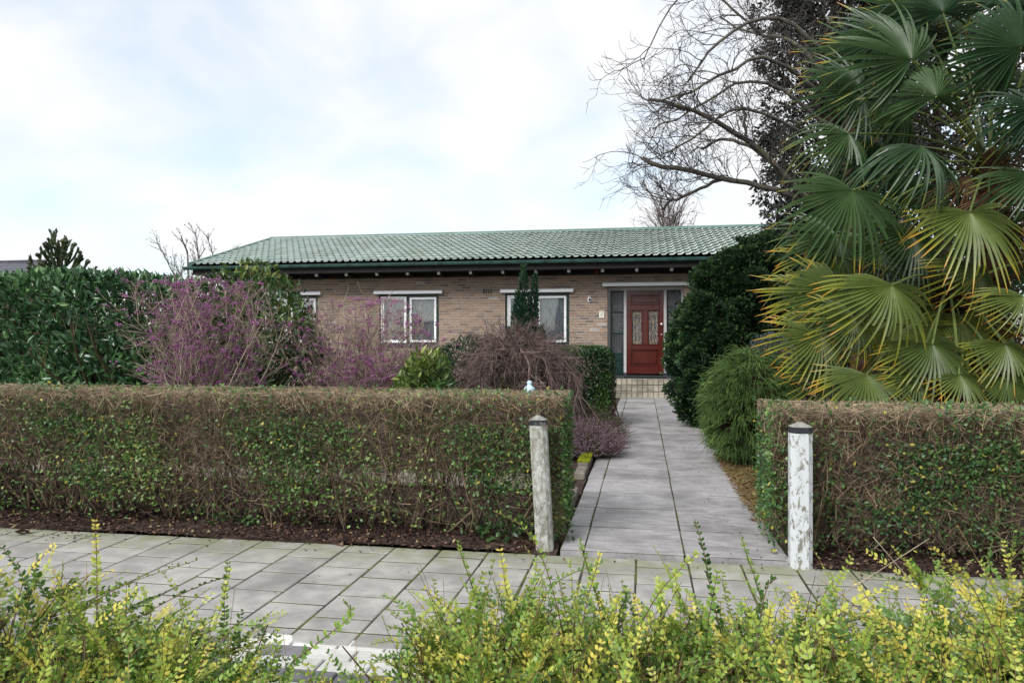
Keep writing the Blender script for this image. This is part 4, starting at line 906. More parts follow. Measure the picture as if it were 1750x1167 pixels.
# ---- conifers
M_hin = leafmat('hinoki_foliage', [(0, lin('#15271a')), (.45, lin('#263f24')), (.8, lin('#405a30')), (1, lin('#5d7a42'))], .6, .3, .12)
M_bark = plain('brown_bark', lin('#4b3a30'), .95, .1, .25, 12, .8, 30)
def clumpy(root, clumps, sub, per, mat, Lc, Wc, sr, seed, name='foliage', tmpl=T_DIA, up=.35, zmin=.02):
    mb = MB(); cs = np.array([c for c, r in clumps]); rs = np.array([r for c, r in clumps])
    i = np.repeat(np.arange(len(cs)), sub); d = rdir(len(i)); d[:, 2] = d[:, 2] * .9 + .12; q = cs[i] + unit(d) * rs[i][:, None] * rng.uniform(.72, 1.05, (len(i), 1))
    j = np.repeat(np.arange(len(q)), per); N = len(j); dd = rdir(N); out = unit(q - cs[i])[j]
    p = q[j] + dd * sr * rng.uniform(.3, 1., (N, 1)) * [1, 1, .75]; kp = p[:, 2] > zmin; p, dd, out, jj = p[kp], dd[kp], out[kp], j[kp]; N = len(p)
    ax = out * .7 + dd * .7 + [0, 0, up]; nr = rng.normal(size=(N, 3)) * .7 + out * .5
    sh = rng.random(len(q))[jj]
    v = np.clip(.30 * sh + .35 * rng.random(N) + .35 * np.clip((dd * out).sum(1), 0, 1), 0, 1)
    cards(mb, p, ax, nr, rng.uniform(Lc*.6, Lc*1.2, N), rng.uniform(Wc*.6, Wc*1.2, N), v, tmpl); return mb.build(name, mat, root)
Zh = 11.4; base = PZ(1250, 730, Zh); base[2] = 0
root = thing('hinoki_cypress', 'large dark green cypress with cupped sprays overhanging the path', 'tree', (base[0], base[1], 0))
edge = [(410, 1292), (430, 1252), (450, 1216), (472, 1178), (492, 1190), (508, 1192), (525, 1162), (545, 1148), (575, 1142), (600, 1136), (630, 1134), (660, 1140), (695, 1160), (722, 1190)]
cl = []
ey = np.array([e[0] for e in edge]); ex = np.array([e[1] for e in edge])
for k in range(125):
    y_ = rng.uniform(418, 715); xl = np.interp(y_, ey, ex); xr = 1350 if y_ > 440 else 1330; f = rng.random() ** 1.25; x_ = xl + 14 + (xr - xl - 20) * f
    half = (xr - xl) / 2; zz = math.sqrt(max(0, 1 - ((x_ - (xl + xr)/2) / half) ** 2)) * half / F * Zh * .9
    q = PZ(x_, y_, Zh - zz * rng.uniform(.5, 1.) + (0 if rng.random() < .75 else zz * 1.2)); cl.append((q, rng.uniform(.09, .23)))
for y_, x_ in edge: cl.append((PZ(x_ + 18, y_ + 6, Zh), .15))
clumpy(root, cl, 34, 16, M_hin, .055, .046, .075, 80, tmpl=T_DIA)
mb = MB(); tubes(mb, smoothpath([base - [0,0,.05], base + [.02, 0, .8], base + [.1, .05, 1.7], base + [.25, .1, 2.6]], 9)[None], taper(.09, .03, 9), 8); tips = np.array([c for c, r in cl]); stems_to(mb, base + [.05, 0, .3], tips, .018, .03); mb.build('trunk', M_bark, root)

M_thr = leafmat('thread_foliage', [(0, lin('#28391f')), (.5, lin('#46602d')), (.85, lin('#688043')), (1, lin('#879a58'))], .6, .25, .15)
c = PZ(1282, 700, 7.75); root = thing('thread_cypress', 'mop shaped thread leaf cypress with weeping olive green foliage', 'shrub', (c[0], c[1], 0)); mb = MB()
# tiers of weeping tufts on a dome
nt_ = 250; d = rdir(nt_); d[:, 2] = rng.uniform(-.75, 1, nt_); d[:, :2] = unit(d[:, :2]) * np.sqrt(1 - np.clip(d[:, 2:3], -1, 1)**2); tuft = np.array([c[0], c[1], .62]) + d * [.44, .46, .58]
per = 46; j = np.repeat(np.arange(nt_), per); N = len(j); S = tuft[j] + rng.normal(size=(N, 3)) * .035
D = np.stack([d[j, 0], d[j, 1], np.full(N, .30) + .3 * d[j, 2]], 1) + rng.normal(size=(N, 3)) * .40
P = grow(S - D * .05, D, rng.uniform(.08, .19, N), 4, .10, -.40); P[..., 2] = np.maximum(P[..., 2], .015); tubes(mb, P, taper(.0032, .0017, 4, N), 3, 0, np.clip(.55 * rng.random(nt_)[j] + .45 * rng.random(N), 0, 1))
mb.build('foliage', M_thr, root)
mb = MB(); stems_to(mb, (c[0], c[1], -.02), tuft, .012, .05); mb.build('stems', M_bark, root)
M_blue = leafmat('blue_grey_foliage', [(0, lin('#2b3a3a')), (1, lin('#6c7f80'))], .6, .3, .1)
c = PZ(1318, 600, 10.0); leafy('dwarf_blue_conifer', 'small blue grey ball shaped conifer behind the thread leaf cypress', 'shrub', c, [((c[0], c[1], .95), (.36, .36, .50)), ((c[0]+.1, c[1], .5), (.3, .3, .6))], M_blue, 5000, .08, .03, .014, 91, T_DIA)
M_up = leafmat('upright_cypress_foliage', [(0, lin('#12281f')), (.5, lin('#1f3d2c')), (.85, lin('#38573c')), (1, lin('#5c6f4a'))], .6, .3, .12)
Zc = 15.2; c = PZ(895, 640, Zc); root = thing('upright_cypress', 'narrow dark green cypress standing before the right window', 'tree', (c[0], c[1], 0)); mb = MB()
spires = [(895, 455, .30), (915, 470, .22), (885, 500, .30), (905, 530, .36), (870, 560, .28), (925, 560, .28), (893, 520, .42), (880, 590, .3), (915, 595, .3)]
for px, py, rr in spires:
    top = PZ(px, py, Zc + rng.normal(0, .1)); N = 2600; t_ = rng.random(N) ** .75; a = rng.uniform(0, 6.28, N); rad = rr * (.06 + .8 * t_ ** .7) * np.minimum(1, (1.15 - t_) * 3); b = np.array([c[0] + (top[0]-c[0])*.45, top[1], .12])
    p = top * (1 - t_[:, None]) + b * t_[:, None]; rj = rad * rng.uniform(.55, 1.1, N) * (.75 + .5 * vnoise(np.stack([np.cos(a)*2, np.sin(a)*2, t_*9], 1), 1.6, px)); p = p + np.stack([np.cos(a)*rj, np.sin(a)*rj, np.zeros(N)], 1)
    cards(mb, p, np.stack([np.cos(a)*.5, np.sin(a)*.5, np.full(N, 1.)], 1) + rng.normal(size=(N, 3))*.3, rdir(N), rng.uniform(.05, .12, N), rng.uniform(.018, .032, N), np.clip(rng.random(N)*.7 + .3*(1-t_)**3, 0, 1))
mb.build('foliage', M_up, root); mb = MB(); stems_to(mb, (c[0], c[1], -.02), np.array([PZ(px, py + 14, Zc) for px, py, _ in spires]), .03, .08); mb.build('trunk', M_bark, root)
M_jun = leafmat('juniper_foliage', [(0, lin('#182a20')), (1, lin('#3d5638'))], .6, .3, .1)
c = PZ(792, 600, 12.6); root = thing('spreading_juniper', 'low dark spreading conifer under the middle window behind the weeping maple', 'shrub', (c[0], c[1], 0)); mb = MB(); n = 46; shell_leaves(mb, [((c[0], c[1], .6), (.62, .5, .78)), ((c[0]+.5, c[1], .6), (.55, .5, .74)), ((c[0]-.45, c[1], .5), (.4, .4, .70))], 9000, .12, .08, .03, T_DIA, seed=97); a = rng.uniform(0, 6.28, n); P = grow(np.repeat([[c[0]+.15, c[1], .35]], n, 0), np.stack([np.cos(a)*1.3, np.sin(a), rng.uniform(.4, 1.2, n)], 1), rng.uniform(.4, .7, n), 6, .1, -.02); mb.build('foliage', M_jun, root)
mb = MB(); tubes(mb, P, taper(.012, .004, 6, n), 4); tubes(mb, np.array([[(c[0]+.15, c[1], -.03), (c[0]+.17, c[1], .3), (c[0]+.15, c[1], .58)]]), .03, 6); mb.build('stems', M_bark, root)
M_yel = leafmat('golden_conifer', [(0, lin('#4d5a2a')), (1, lin('#8a8a45'))], .6, .2, .15)
for px, py, Z, rr, lab in ((200, 466, 10.6, .33, 'golden green conifer top rising behind the laurel hedge end'), (118, 467, 11.5, .34, 'golden conifer top showing behind the laurel below the monkey puzzle tree')):
    c = PZ(px, py, Z); leafy('golden_conifer', lab, 'shrub', c, [((c[0], c[1], c[2] - .5), (rr, rr, .5)), ((c[0], c[1], .8), (rr*1.15, rr*1.15, .9))], M_yel, 5000, .07, .05, .02, 93, T_DIA)

# ---- small pale blue solar lamp behind the hedge
c = PZ(905, 664, 7.6); root = thing('garden_lamp', 'small pale blue glass garden lamp peeping over the long privet hedge', 'garden lamp', (c[0], c[1], 0)); mb = MB(); tubes(mb, np.array([[(c[0], c[1], -.05), (c[0], c[1], .4), (c[0], c[1], c[2]-.10)]]), .011, 8); mb.build('stake', M_black, root)
t = NT('pale_blue_glass'); t.bsdf(lin('#b9d6e2'), .15, .6); lathe(MB(), (c[0], c[1], c[2] - .105), [(0, 0), (.04, .0), (.05, .04), (.058, .10), (.054, .115), (.03, .13), (.022, .15), (.03, .165), (.016, .185), (0, .187)], 14).build('lamp_head', t.m, root, smooth=True)

# ---- pruned bare tree, limbs reaching left over the garden
M_limb = twigmat('lichened_bark', lin('#45403e'), lin('#5f5a57'), .9, 9.0, lin('#646252')); M_tw = twigmat('grey_twig', lin('#3b3635'), lin('#6a6260'))
Zt = 8.8; tb = PZ(1470, 700, Zt); tb[2] = 0
root = thing('pruned_bare_tree', 'leafless pruned tree with grey lichened limbs reaching out over the roof', 'tree', (tb[0], tb[1], 0))
trunk = smoothpath([tb - [0, 0, .05], PZ(1470, 520, Zt), PZ(1462, 420, Zt), PZ(1450, 350, Zt), PZ(1452, 230, Zt), PZ(1450, 160, Zt), PZ(1445, 90, Zt)], 22)
mb = MB(); tubes(mb, trunk[None], taper(.12, .03, 22), 9); mb.build('trunk', M_bark, root, smooth=True)
LIMBS = [([(1452, 372), (1385, 346), (1335, 329), (1290, 315), (1235, 306), (1175, 290), (1130, 285), (1097, 270)], .045, .030, 0.0),
         ([(1238, 306), (1205, 318), (1170, 335), (1145, 346), (1130, 358)], .026, .018, -.1),
         ([(1452, 365), (1385, 345), (1345, 305), (1305, 262), (1268, 235), (1225, 208), (1190, 192), (1150, 179), (1108, 170)], .050, .022, .2),
         ([(1345, 305), (1308, 268), (1270, 245), (1232, 238), (1200, 255)], .034, .018, -.3),
         ([(1277, 240), (1273, 212), (1272, 188)], .022, .018, 0),
         ([(1446, 105), (1410, 92), (1370, 55), (1335, 32), (1290, 35), (1250, 55), (1215, 88), (1195, 112), (1175, 140)], .040, .012, .1),
         ([(1448, 150), (1405, 120), (1365, 80), (1330, 62), (1300, 60), (1262, 48), (1230, 30)], .032, .012, -.4),
         ([(1450, 190), (1400, 160), (1340, 112), (1290, 100), (1240, 125), (1185, 155), (1130, 172)], .034, .012, .4),
         ([(1452, 230), (1395, 200), (1330, 150), (1270, 140), (1215, 170), (1160, 200), (1115, 222)], .030, .010, -.2),
         ([(1452, 262), (1385, 232), (1320, 200), (1260, 185), (1210, 215), (1165, 250), (1135, 262)], .028, .010, .3),
         ([(1300, 60), (1245, 10), (1195, -20), (1150, 10), (1120, 60), (1100, 105)], .018, .007, 0),
         ([(1446, 110), (1470, 70), (1520, 30), (1590, 45)], .035, .014, .5), ([(1450, 195), (1475, 180), (1510, 190), (1560, 240)], .03, .012, .6)]
allP = []
for pts, r0, r1, dz in LIMBS:
    q = smoothpath([PZ(x, y, Zt - dz * i / (len(pts) - 1) * 2) for i, (x, y) in enumerate(pts)], 14); q[1:-1] += rng.normal(0, .008, (12, 3)); allP.append(q)
    mb = MB(); tubes(mb, q[None], taper(r0 * .85, r1 * .85, 14), 7); mb.build('limb', M_limb, root, smooth=True)
A = np.array(allP); mb = MB(); wts = np.array([1.2, .6, 1.3, .8, .3, 1.3, 1, 1.2, 1.1, 1.1, .8, .5, .5]); n1 = 165
S, D, i, t_ = spawn(A, n1, .12, 1.0, (.3, 1.1), rng.choice(len(A), n1, p=wts / wts.sum())); D = unit(D + np.array([-.25 * cy, -.25 * sy, .22]))
P1 = grow(S, D, rng.uniform(.30, .85, n1), 9, .17, .04, rng.normal(size=(n1, 3)) * .12); tubes(mb, P1, taper(.0068, .0026, 9, n1), 5)
n2 = 1050; S, D, i, t_ = spawn(P1, n2, .15, 1., (.3, 1.0)); P2 = grow(S, D, rng.uniform(.15, .50, n2), 7, .17, .04, rng.normal(size=(n2, 3)) * .08); tubes(mb, P2, taper(.0034, .0017, 7, n2), 4)
n3 = 2200; S, D, i, t_ = spawn(P2, n3, .2, 1., (.4, 1.1)); P3 = grow(S, D, rng.uniform(.04, .20, n3), 4, .16, .04); tubes(mb, P3, taper(.0028, .0018, 4, n3), 3)
k = rng.integers(0, n3, 1800); cards(mb, P3[k, -1], P3[k, -1] - P3[k, -2], rdir(1800), .016, .008)
mb.build('twigs', M_tw, root)

# ---- tall dark evergreens behind
M_dark = leafmat('ivy_and_cypress_foliage', [(0, lin('#191d18')), (.4, lin('#2d322a')), (.75, lin('#4a4a42')), (1, lin('#6a6560'))], .55, .35, .1)
def tall_dark(label, px, Z, wl, wr, h, ncl, seed, mat, sub=22, per=9, rcl=.30, card=.085):
    b = PZ(px, 700, Z); b[2] = 0; root = thing('evergreen_tree', label, 'tree', (b[0], b[1], 0)); cl = []
    for k in range(ncl):
        z = rng.uniform(.3, h); f = min(1, .75 + .5 * (h - z) / h) * (.82 + .36 * vnoise(np.array([[0, 0, z]]), 1.8, seed)[0]); a = rng.uniform(0, 6.28); r = math.sqrt(rng.uniform(.25, 1)) * f
        cl.append((np.array([b[0] + math.cos(a) * r * (wl if math.cos(a) < 0 else wr), b[1] + math.sin(a) * r * (wl + wr) * .45, z]), rng.uniform(.7, 1.2) * rcl))
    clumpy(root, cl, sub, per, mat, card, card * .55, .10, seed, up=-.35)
    mb = MB(); tr = smoothpath([b - [0, 0, .1], b + [.1, 0, h*.3], b + [-.08, .05, h*.65], b + [.05, 0, h]], 14); tubes(mb, tr[None], taper(.20, .03, 14), 8)
    e = np.array([c for c, r in cl]); kk = np.clip((e[:, 2] / h * 13 - 1.0).astype(int), 0, 13); s = np.linspace(0, 1, 4)[None, :, None]; Q = tr[kk][:, None] * (1 - s) + e[:, None] * s; Q[:, 1:3] += rng.normal(size=(len(e), 2, 3)) * .06; tubes(mb, Q, taper(.03, .008, 4, len(e)), 4); mb.build('trunk', M_bark, root)
tall_dark('tall ivy clad evergreen behind the bare pruned tree', 1430, 12.6, 1.45, 1.2, 8.4, 230, 120, M_dark, 32, 11)
tall_dark('broad dark evergreen standing behind the fan palms', 1610, 13.8, 1.9, 2.6, 7.8, 200, 121, M_dark, 20, 8, .36, .10)
M_shade = leafmat('yew_leaf', [(0, lin('#17201a')), (1, lin('#33402c'))], .5, .35, .1)
c = np.array([4.6, 11.2, 0]); leafy('yew_thicket', 'dark yew thicket behind the fan palms and thread leaf cypress', 'shrub', c, [((3.2, 10.8, 1.0), (1.2, .9, 1.25)), ((4.8, 10.6, 1.1), (1.4, .9, 1.4)), ((6.6, 11.0, 1.0), (1.5, 1., 1.35)), ((2.3, 11.6, 1.0), (.8, .8, 1.3))], M_shade, 13000, .09, .09, .035, 130, T_OVAL)

# ---- fan palms
def palmmat(name, greens, tip):
    t = NT(name); v = t.attr('v'); rn = t.rnd()
    base = t.mix(rn, greens[0], greens[1]); n = t.noise(2.5, 3); base = t.mix(t.ramp(n, [(.4, 0.), (.7, .5)]), base, greens[2])
    ad = t.node('ShaderNodeMath'); ad.operation = 'ADD'; t.l.new(v, ad.inputs[0]); nn = t.noise(4, 2)
    mu = t.node('ShaderNodeMath'); mu.operation = 'MULTIPLY_ADD'; t.l.new(nn, mu.inputs[0]); mu.inputs[1].default_value = .35; mu.inputs[2].default_value = -.175; t.l.new(mu.outputs[0], ad.inputs[1])
    m1 = t.ramp(ad.outputs[0], [(tip[0], 0.), (tip[1], 1.)]); c = t.mix(m1, base, lin('#8a8a2c')); m2 = t.ramp(ad.outputs[0], [(tip[1], 0.), (tip[2], 1.)]); c = t.mix(m2, c, lin('#c08a2e')); m3 = t.ramp(ad.outputs[0], [(tip[2] + .03, 0.), (tip[2] + .10, 1.)]); c = t.mix(m3, c, lin('#5d4232'))
    p = t.bsdf(c, .40, .40, link=False); tr = t.node('ShaderNodeBsdfTranslucent'); t.l.new(c, tr.inputs['Color']); ms = t.node('ShaderNodeMixShader'); ms.inputs[0].default_value = .22; t.l.new(p.outputs[0], ms.inputs[1]); t.l.new(tr.outputs[0], ms.inputs[2]); t.l.new(ms.outputs[0], t.out.inputs['Surface']); return t.m
M_fan_old = palmmat('palm_leaf_old', (lin('#4b5b2d'), lin('#667438'), lin('#3a4a28')), (.56, .80, .94)); M_fan_new = palmmat('palm_leaf_young', (lin('#2a432b'), lin('#465d34'), lin('#263c2b')), (.80, .97, 1.07))
def fan_mesh(mat, seed, droop, spread=116, nseg=35, split=.42):
    g = np.random.default_rng(seed); mb = MB(); s = np.array([.02, .16, .30, .44, .57, .69, .80, .90, 1.0]); K = len(s); dphi = R(2 * spread) / nseg; skew = g.normal(0, .10)
    for k in range(nseg):
        ph = (k + .5) * dphi - R(spread); c_ = abs(ph) / R(spread); Ln = (1 - .30 * c_ ** 2) * g.uniform(.86, 1.06); ph2 = ph * .97 + g.normal(0, .028) + skew * .3
        hw = np.minimum(s * math.tan(dphi / 2), split * math.tan(dphi/2)) * np.clip((1.0 - s) / .60, 0, 1) ** .6 * np.interp(s, [0, split * .8, split + .10, 1], [1, 1, .90, .84])
        hw = np.maximum(hw, .0016); fold = hw * np.interp(s, [0, .3, .6, 1], [.9, 1.15, .95, .4])
        dr = droop * g.uniform(.45, 1.6); kink = g.random() < .30 * droop
        rr = s * Ln - .10 * dr * s ** 3; zz = -dr * s ** 2.3 * .36
        if kink:
            kk = g.uniform(.55, .78); ex = np.maximum(0, s - kk); rr = rr - ex * .62; zz = zz - ex * 1.05
        zz = zz - .16 * s * c_ ** 2 + .03 * s * math.sin(ph * 2 + seed)
        dirv = np.array([math.sin(ph), math.cos(ph)]); dir2 = np.array([math.sin(ph2), math.cos(ph2)]); sd = np.array([dirv[1], -dirv[0]])
        w = np.clip((s - split) / (1 - split), 0, 1)[:, None]; xy = rr[:, None] * (dirv * (1 - w) + dir2 * w)
        Lf = np.column_stack([xy - sd * hw[:, None], zz + fold]); Md = np.column_stack([xy, zz]); Rt = np.column_stack([xy + sd * hw[:, None], zz + fold])
        V = np.stack([Lf, Md, Rt], 1).reshape(-1, 3); Fq = []
        for i in range(K - 1): Fq += [(3*i, 3*i+1, 3*i+4, 3*i+3), (3*i+1, 3*i+2, 3*i+5, 3*i+4)]
        mb.add(V, Fq, 0, np.repeat(s * g.uniform(.88, 1.05), 3))
    o = mb.build('palm_leaf', mat, origin=(0, 0, 0), link=False); return o.data
OLD = [fan_mesh(M_fan_old, 200 + k, dr) for k, dr in enumerate((.40, .60, .85, .5))]; NEW = [fan_mesh(M_fan_new, 300 + k, dr) for k, dr in enumerate((.40, .65, 1.0, 1.3))]
M_dead = leafmat('dead_palm_leaf', [(0, lin('#5d4836')), (1, lin('#8a6f4e'))], .8, .15, .15); DEAD = [fan_mesh(M_dead, 400 + k, 1.8, 70, 24, .3) for k in range(2)]
rgt = np.array([cy, sy, 0]); fwd = np.array([-sy, cy, 0]); upv = np.array([0, 0, 1.0])
M_pet = plain('palm_petiole', lin('#5d6b35'), .5, .4, .2, 6); M_fib = twigmat('palm_fibre', lin('#3a2a20'), lin('#6b5038'))
M_ptr = plain('palm_trunk_fibre', lin('#41301f'), .95, .1, .35, 18, 1.0, 40)
def palm(label, tb, apex, leaves, seed, skirt=.19):
    root = thing('fan_palm', label, 'palm tree', (tb[0], tb[1], 0), 'fan palms behind the short hedge')
    K = 26; tr = smoothpath([tb - [0, 0, .05], tb*.5 + apex*.5 + [.03, 0, 0], apex], K); rad = .085 + .05 * np.linspace(0, 1, K) ** 1.5 + np.where(np.arange(K) % 2, .012, 0); rad[-1] = .03
    mb = MB(); tubes(mb, tr[None], rad[None], 12); mb.build('trunk', M_ptr, root, smooth=False)
    mb = MB(); n = 2600; k = rng.integers(3, K - 1, n); d = rdir(n) * [1, 1, .2]; S = tr[k] + unit(d) * rad[k][:, None] * .9; tubes(mb, grow(S, d + [0, 0, .25], rng.uniform(.08, skirt + .12, n), 4, .25, -.16), taper(.0035, .0012, 4, n), 3); mb.build('fibre_skirt', M_fib, root)
    for j, (px, py, Z, ang, rpx, face, old) in enumerate(leaves):
        H = PZ(px, py, Z); a = R(ang); A = rgt * math.cos(a) + upv * math.sin(a); face = face * rng.uniform(.92, 1.2); Nn = -fwd * face + upv * (1 - face) + rgt * rng.normal(0, .16); Nn = Nn / np.linalg.norm(Nn)
        A = A - Nn * A.dot(Nn); A /= np.linalg.norm(A); X = np.cross(A, Nn); sc = rpx * Z / F * rng.uniform(.98, 1.08)
        src = DEAD[j % 2] if old == 2 else (OLD if old else NEW)[(j * 3 + seed) % 4]; o = bpy.data.objects.new('palm_leaf', src); C.objects.link(o); o.parent = root
        M = Matrix(((X[0]*sc, A[0]*sc, Nn[0]*sc, H[0]-tb[0]), (X[1]*sc, A[1]*sc, Nn[1]*sc, H[1]-tb[1]), (X[2]*sc, A[2]*sc, Nn[2]*sc, H[2]), (0, 0, 0, 1))); o.matrix_basis = M
        st_ = apex + np.array([0, 0, -.12 - .3 * (j % 3) / 3]); st_[2] = min(st_[2], apex[2]); midp = (st_ + H) / 2 + np.array([0, 0, .10]); pp = smoothpath([st_, midp, H - Nn * .004], 9); mb = MB(); tubes(mb, pp[None], taper(.014, .008, 9), 5); mb.build('petiole', M_pet, root)
tallA = PZ(1692, 255, 7.0); tallB = np.array([tallA[0] + .05, tallA[1] + .02, 0])
palm('tall fan palm with hairy brown trunk and dark green fronds', tallB, tallA, [
    (1457, 325, 6.2, -118, 158, .62, 0), (1658, 362, 6.2, -88, 148, .62, 1), (1574, 250, 6.3, -92, 150, .45, 0), (1600, 165, 6.5, 96, 140, .75, 0), (1558, 103, 6.6, 128, 160, .72, 0),
    (1472, 155, 6.9, 186, 125, .7, 0), (1450, 228, 6.8, -142, 120, .6, 0), (1745, 82, 6.2, 138, 158, .8, 0), (1612, 22, 7.0, 100, 130, .7, 0), (1705, 10, 7.1, 75, 130, .7, 0),
    (1772, 185, 6.2, 148, 125, .75, 0), (1765, 300, 6.4, -105, 130, .6, 0), (1430, 405, 6.9, -148, 125, .6, 0), (1560, 400, 6.8, -112, 125, .6, 0), (1512, 255, 7.3, -160, 130, .6, 0), (1550, 185, 7.4, 160, 130, .6, 0),
    (1690, 145, 7.4, 95, 140, .7, 0), (1800, 90, 6.9, 60, 140, .7, 0), (1840, 230, 7.0, 0, 140, .6, 0), (1600, 320, 7.4, -120, 130, .6, 0), (1820, 360, 7.0, -50, 140, .6, 0), (1520, 60, 7.3, 170, 120, .6, 0), (1760, 240, 7.9, 60, 130, .6, 0), (1640, 60, 7.6, 120, 140, .7, 0), (1480, 95, 7.5, 165, 125, .7, 0), (1560, 20, 7.4, 110, 130, .7, 0), (1790, 20, 6.6, 90, 150, .8, 0), (1655, 300, 6.85, -95, 110, .8, 2), (1715, 310, 6.8, -84, 115, .8, 2), (1690, 330, 6.75, -90, 120, .85, 2)], 1)
lowA = PZ(1622, 470, 6.9); lowB = np.array([lowA[0] + .03, lowA[1] + .03, 0])
palm('lower fan palm whose green fronds have orange yellow tips above the hedge', lowB, lowA, [
    (1524, 487, 6.0, -106, 152, .68, 1), (1432, 497, 6.3, -150, 132, .65, 1), (1480, 640, 5.95, -104, 122, .55, 1), (1594, 588, 6.0, -86, 128, .7, 1), (1748, 506, 6.0, -112, 98, .65, 1),
    (1668, 455, 6.4, -92, 125, .68, 1), (1402, 572, 6.3, -142, 122, .65, 1), (1718, 588, 6.1, -88, 118, .68, 1), (1440, 440, 6.8, -158, 128, .6, 1), (1500, 420, 7.0, -120, 120, .6, 0), (1540, 560, 6.7, -95, 130, .7, 1),
    (1640, 540, 6.7, -85, 130, .7, 1), (1780, 600, 6.3, -80, 125, .65, 1), (1390, 500, 6.9, -165, 110, .6, 1), (1690, 400, 7.2, -60, 120, .6, 0), (1420, 640, 6.5, -150, 105, .6, 1), (1800, 440, 6.7, -60, 130, .6, 0), (1460, 545, 6.1, -140, 105, .6, 1), (1640, 640, 5.9, -75, 95, .6, 1), (1565, 645, 6.0, -110, 95, .6, 1), (1720, 650, 6.0, -95, 90, .6, 1), (1600, 520, 6.9, -100, 110, .7, 1)], 2, .12)

# ---- far things: bare trees, monkey puzzle, neighbour's house, crows' twigs above the ridge
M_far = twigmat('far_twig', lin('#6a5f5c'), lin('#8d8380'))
def bare_tree(label, px, Z, h, w, n, seed, thin=1.0, trunks=1, group=None):
    b = PZ(px, 700, Z); b[2] = 0; root = thing('bare_tree', label, 'tree', (b[0], b[1], 0)); mb = MB(); S = np.repeat([b - [0, 0, .1]], trunks, 0) + rng.normal(size=(trunks, 3)) * [.3, .3, 0]
    P0 = grow(S, rng.normal(size=(trunks, 3)) * .12 * (trunks > 1) + [0, 0, 1], h * .85, 9, .04, .05); tubes(mb, P0, taper(.012*h*thin, .004*h*thin, 9, trunks), 7); mb.build('trunk', M_far, root, smooth=True); mb = MB()
    S, D, i, t_ = spawn(P0, n, .25, 1., (.35, .8)); D[:, 2] = np.abs(D[:, 2]) * .7 + .3; P1 = grow(S, D, w * rng.uniform(.6, 1.1, n), 8, .10, .05); tubes(mb, P1, taper(.0045*h*thin, .0018*h*thin, 8, n), 4)
    n2 = n * 9; S, D, i, t_ = spawn(P1, n2, .15, 1., (.3, .8)); D[:, 2] += .25; P2 = grow(S, D, w * rng.uniform(.2, .5, n2), 6, .13, .04); tubes(mb, P2, taper(.0016*h*thin, .0008*h*thin, 6, n2), 3)
    n3 = n2 * 3; S, D, i, t_ = spawn(P2, n3, .2, 1., (.3, .8)); P3 = grow(S, D, w * rng.uniform(.05, .2, n3), 4, .13, .03); tubes(mb, P3, taper(.0009*h*thin, .0006*h*thin, 4, n3), 3)
    k = rng.integers(0, n3, n3 // 2); cards(mb, P3[k, -1], rdir(len(k)), rdir(len(k)), .010*h*thin, .006*h*thin); mb.build('crown', M_far, root)
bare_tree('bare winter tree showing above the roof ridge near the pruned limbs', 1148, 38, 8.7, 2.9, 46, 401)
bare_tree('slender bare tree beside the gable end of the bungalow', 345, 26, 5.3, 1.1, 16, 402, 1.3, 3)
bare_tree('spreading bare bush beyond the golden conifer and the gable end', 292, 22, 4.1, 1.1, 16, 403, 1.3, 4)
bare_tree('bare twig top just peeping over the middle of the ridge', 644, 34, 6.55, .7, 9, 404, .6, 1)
# monkey puzzle
M_mp = leafmat('monkey_puzzle_leaf', [(0, lin('#26301f')), (.6, lin('#3d4a30')), (1, lin('#5d6a44'))], .6, .3, .05)
Zm = 21; b = PZ(103, 700, Zm); b[2] = 0; top = PZ(103, 412, Zm)[2]; root = thing('monkey_puzzle_tree', 'monkey puzzle tree with stiff upswept spiky branches behind the laurel hedge', 'tree', (b[0], b[1], 0)); mb = MB()
tubes(mb, np.array([[b - [0, 0, .1], b + [.02, 0, top*.5], b + [0, 0, top - .15]]]), taper(.13, .06, 3), 8); mb.build('trunk', M_bark, root)
Pm = []; 
for lev, z in enumerate(np.linspace(2.1, top - .35, 8)):
    m = 7 if lev < 6 else 5; a = np.arange(m) * 2*np.pi/m + lev * .5; ln = np.interp(lev, [0, 3, 7], [1.15, 1.05, .45])
    Pm.append(grow(np.repeat([[b[0], b[1], z]], m, 0), np.stack([np.cos(a), np.sin(a), np.full(m, .22 + .1*lev)], 1), ln * rng.uniform(.9, 1.1, m), 7, .05, .13))
Pm = np.concatenate(Pm); S, D, i, t_ = spawn(Pm, 80, .35, .95, (.4, .8)); D[:, 2] = np.abs(D[:, 2]) + .15; Ps = grow(S, D, rng.uniform(.18, .42, 80), 7, .05, .12)
mb = MB(); AllB = np.concatenate([Pm, Ps]); tubes(mb, AllB, np.repeat(taper(.030, .026, 7), len(AllB), 0), 6, 0, rng.random(len(AllB)))
for rep in range(40):
    k = rng.integers(0, 6, len(AllB)); f = rng.random((len(AllB), 1)); ii = np.arange(len(AllB)); p = AllB[ii, k]*(1-f) + AllB[ii, k+1]*f; T = unit(AllB[ii, k+1] - AllB[ii, k]); cards(mb, p, T + rdir(len(p)) * 1.0, rdir(len(p)), .065, .03)
mb.build('branches', M_mp, root); mb = MB(); tips = AllB[:, -1]; pass
for tip in tips[rng.choice(len(tips), 26, replace=False)]: mb = MB(); balls(mb, tip[None] + [0, 0, .02], .07, rng.random(1), 0, True); mb.build('cone', M_mp, root, smooth=True)
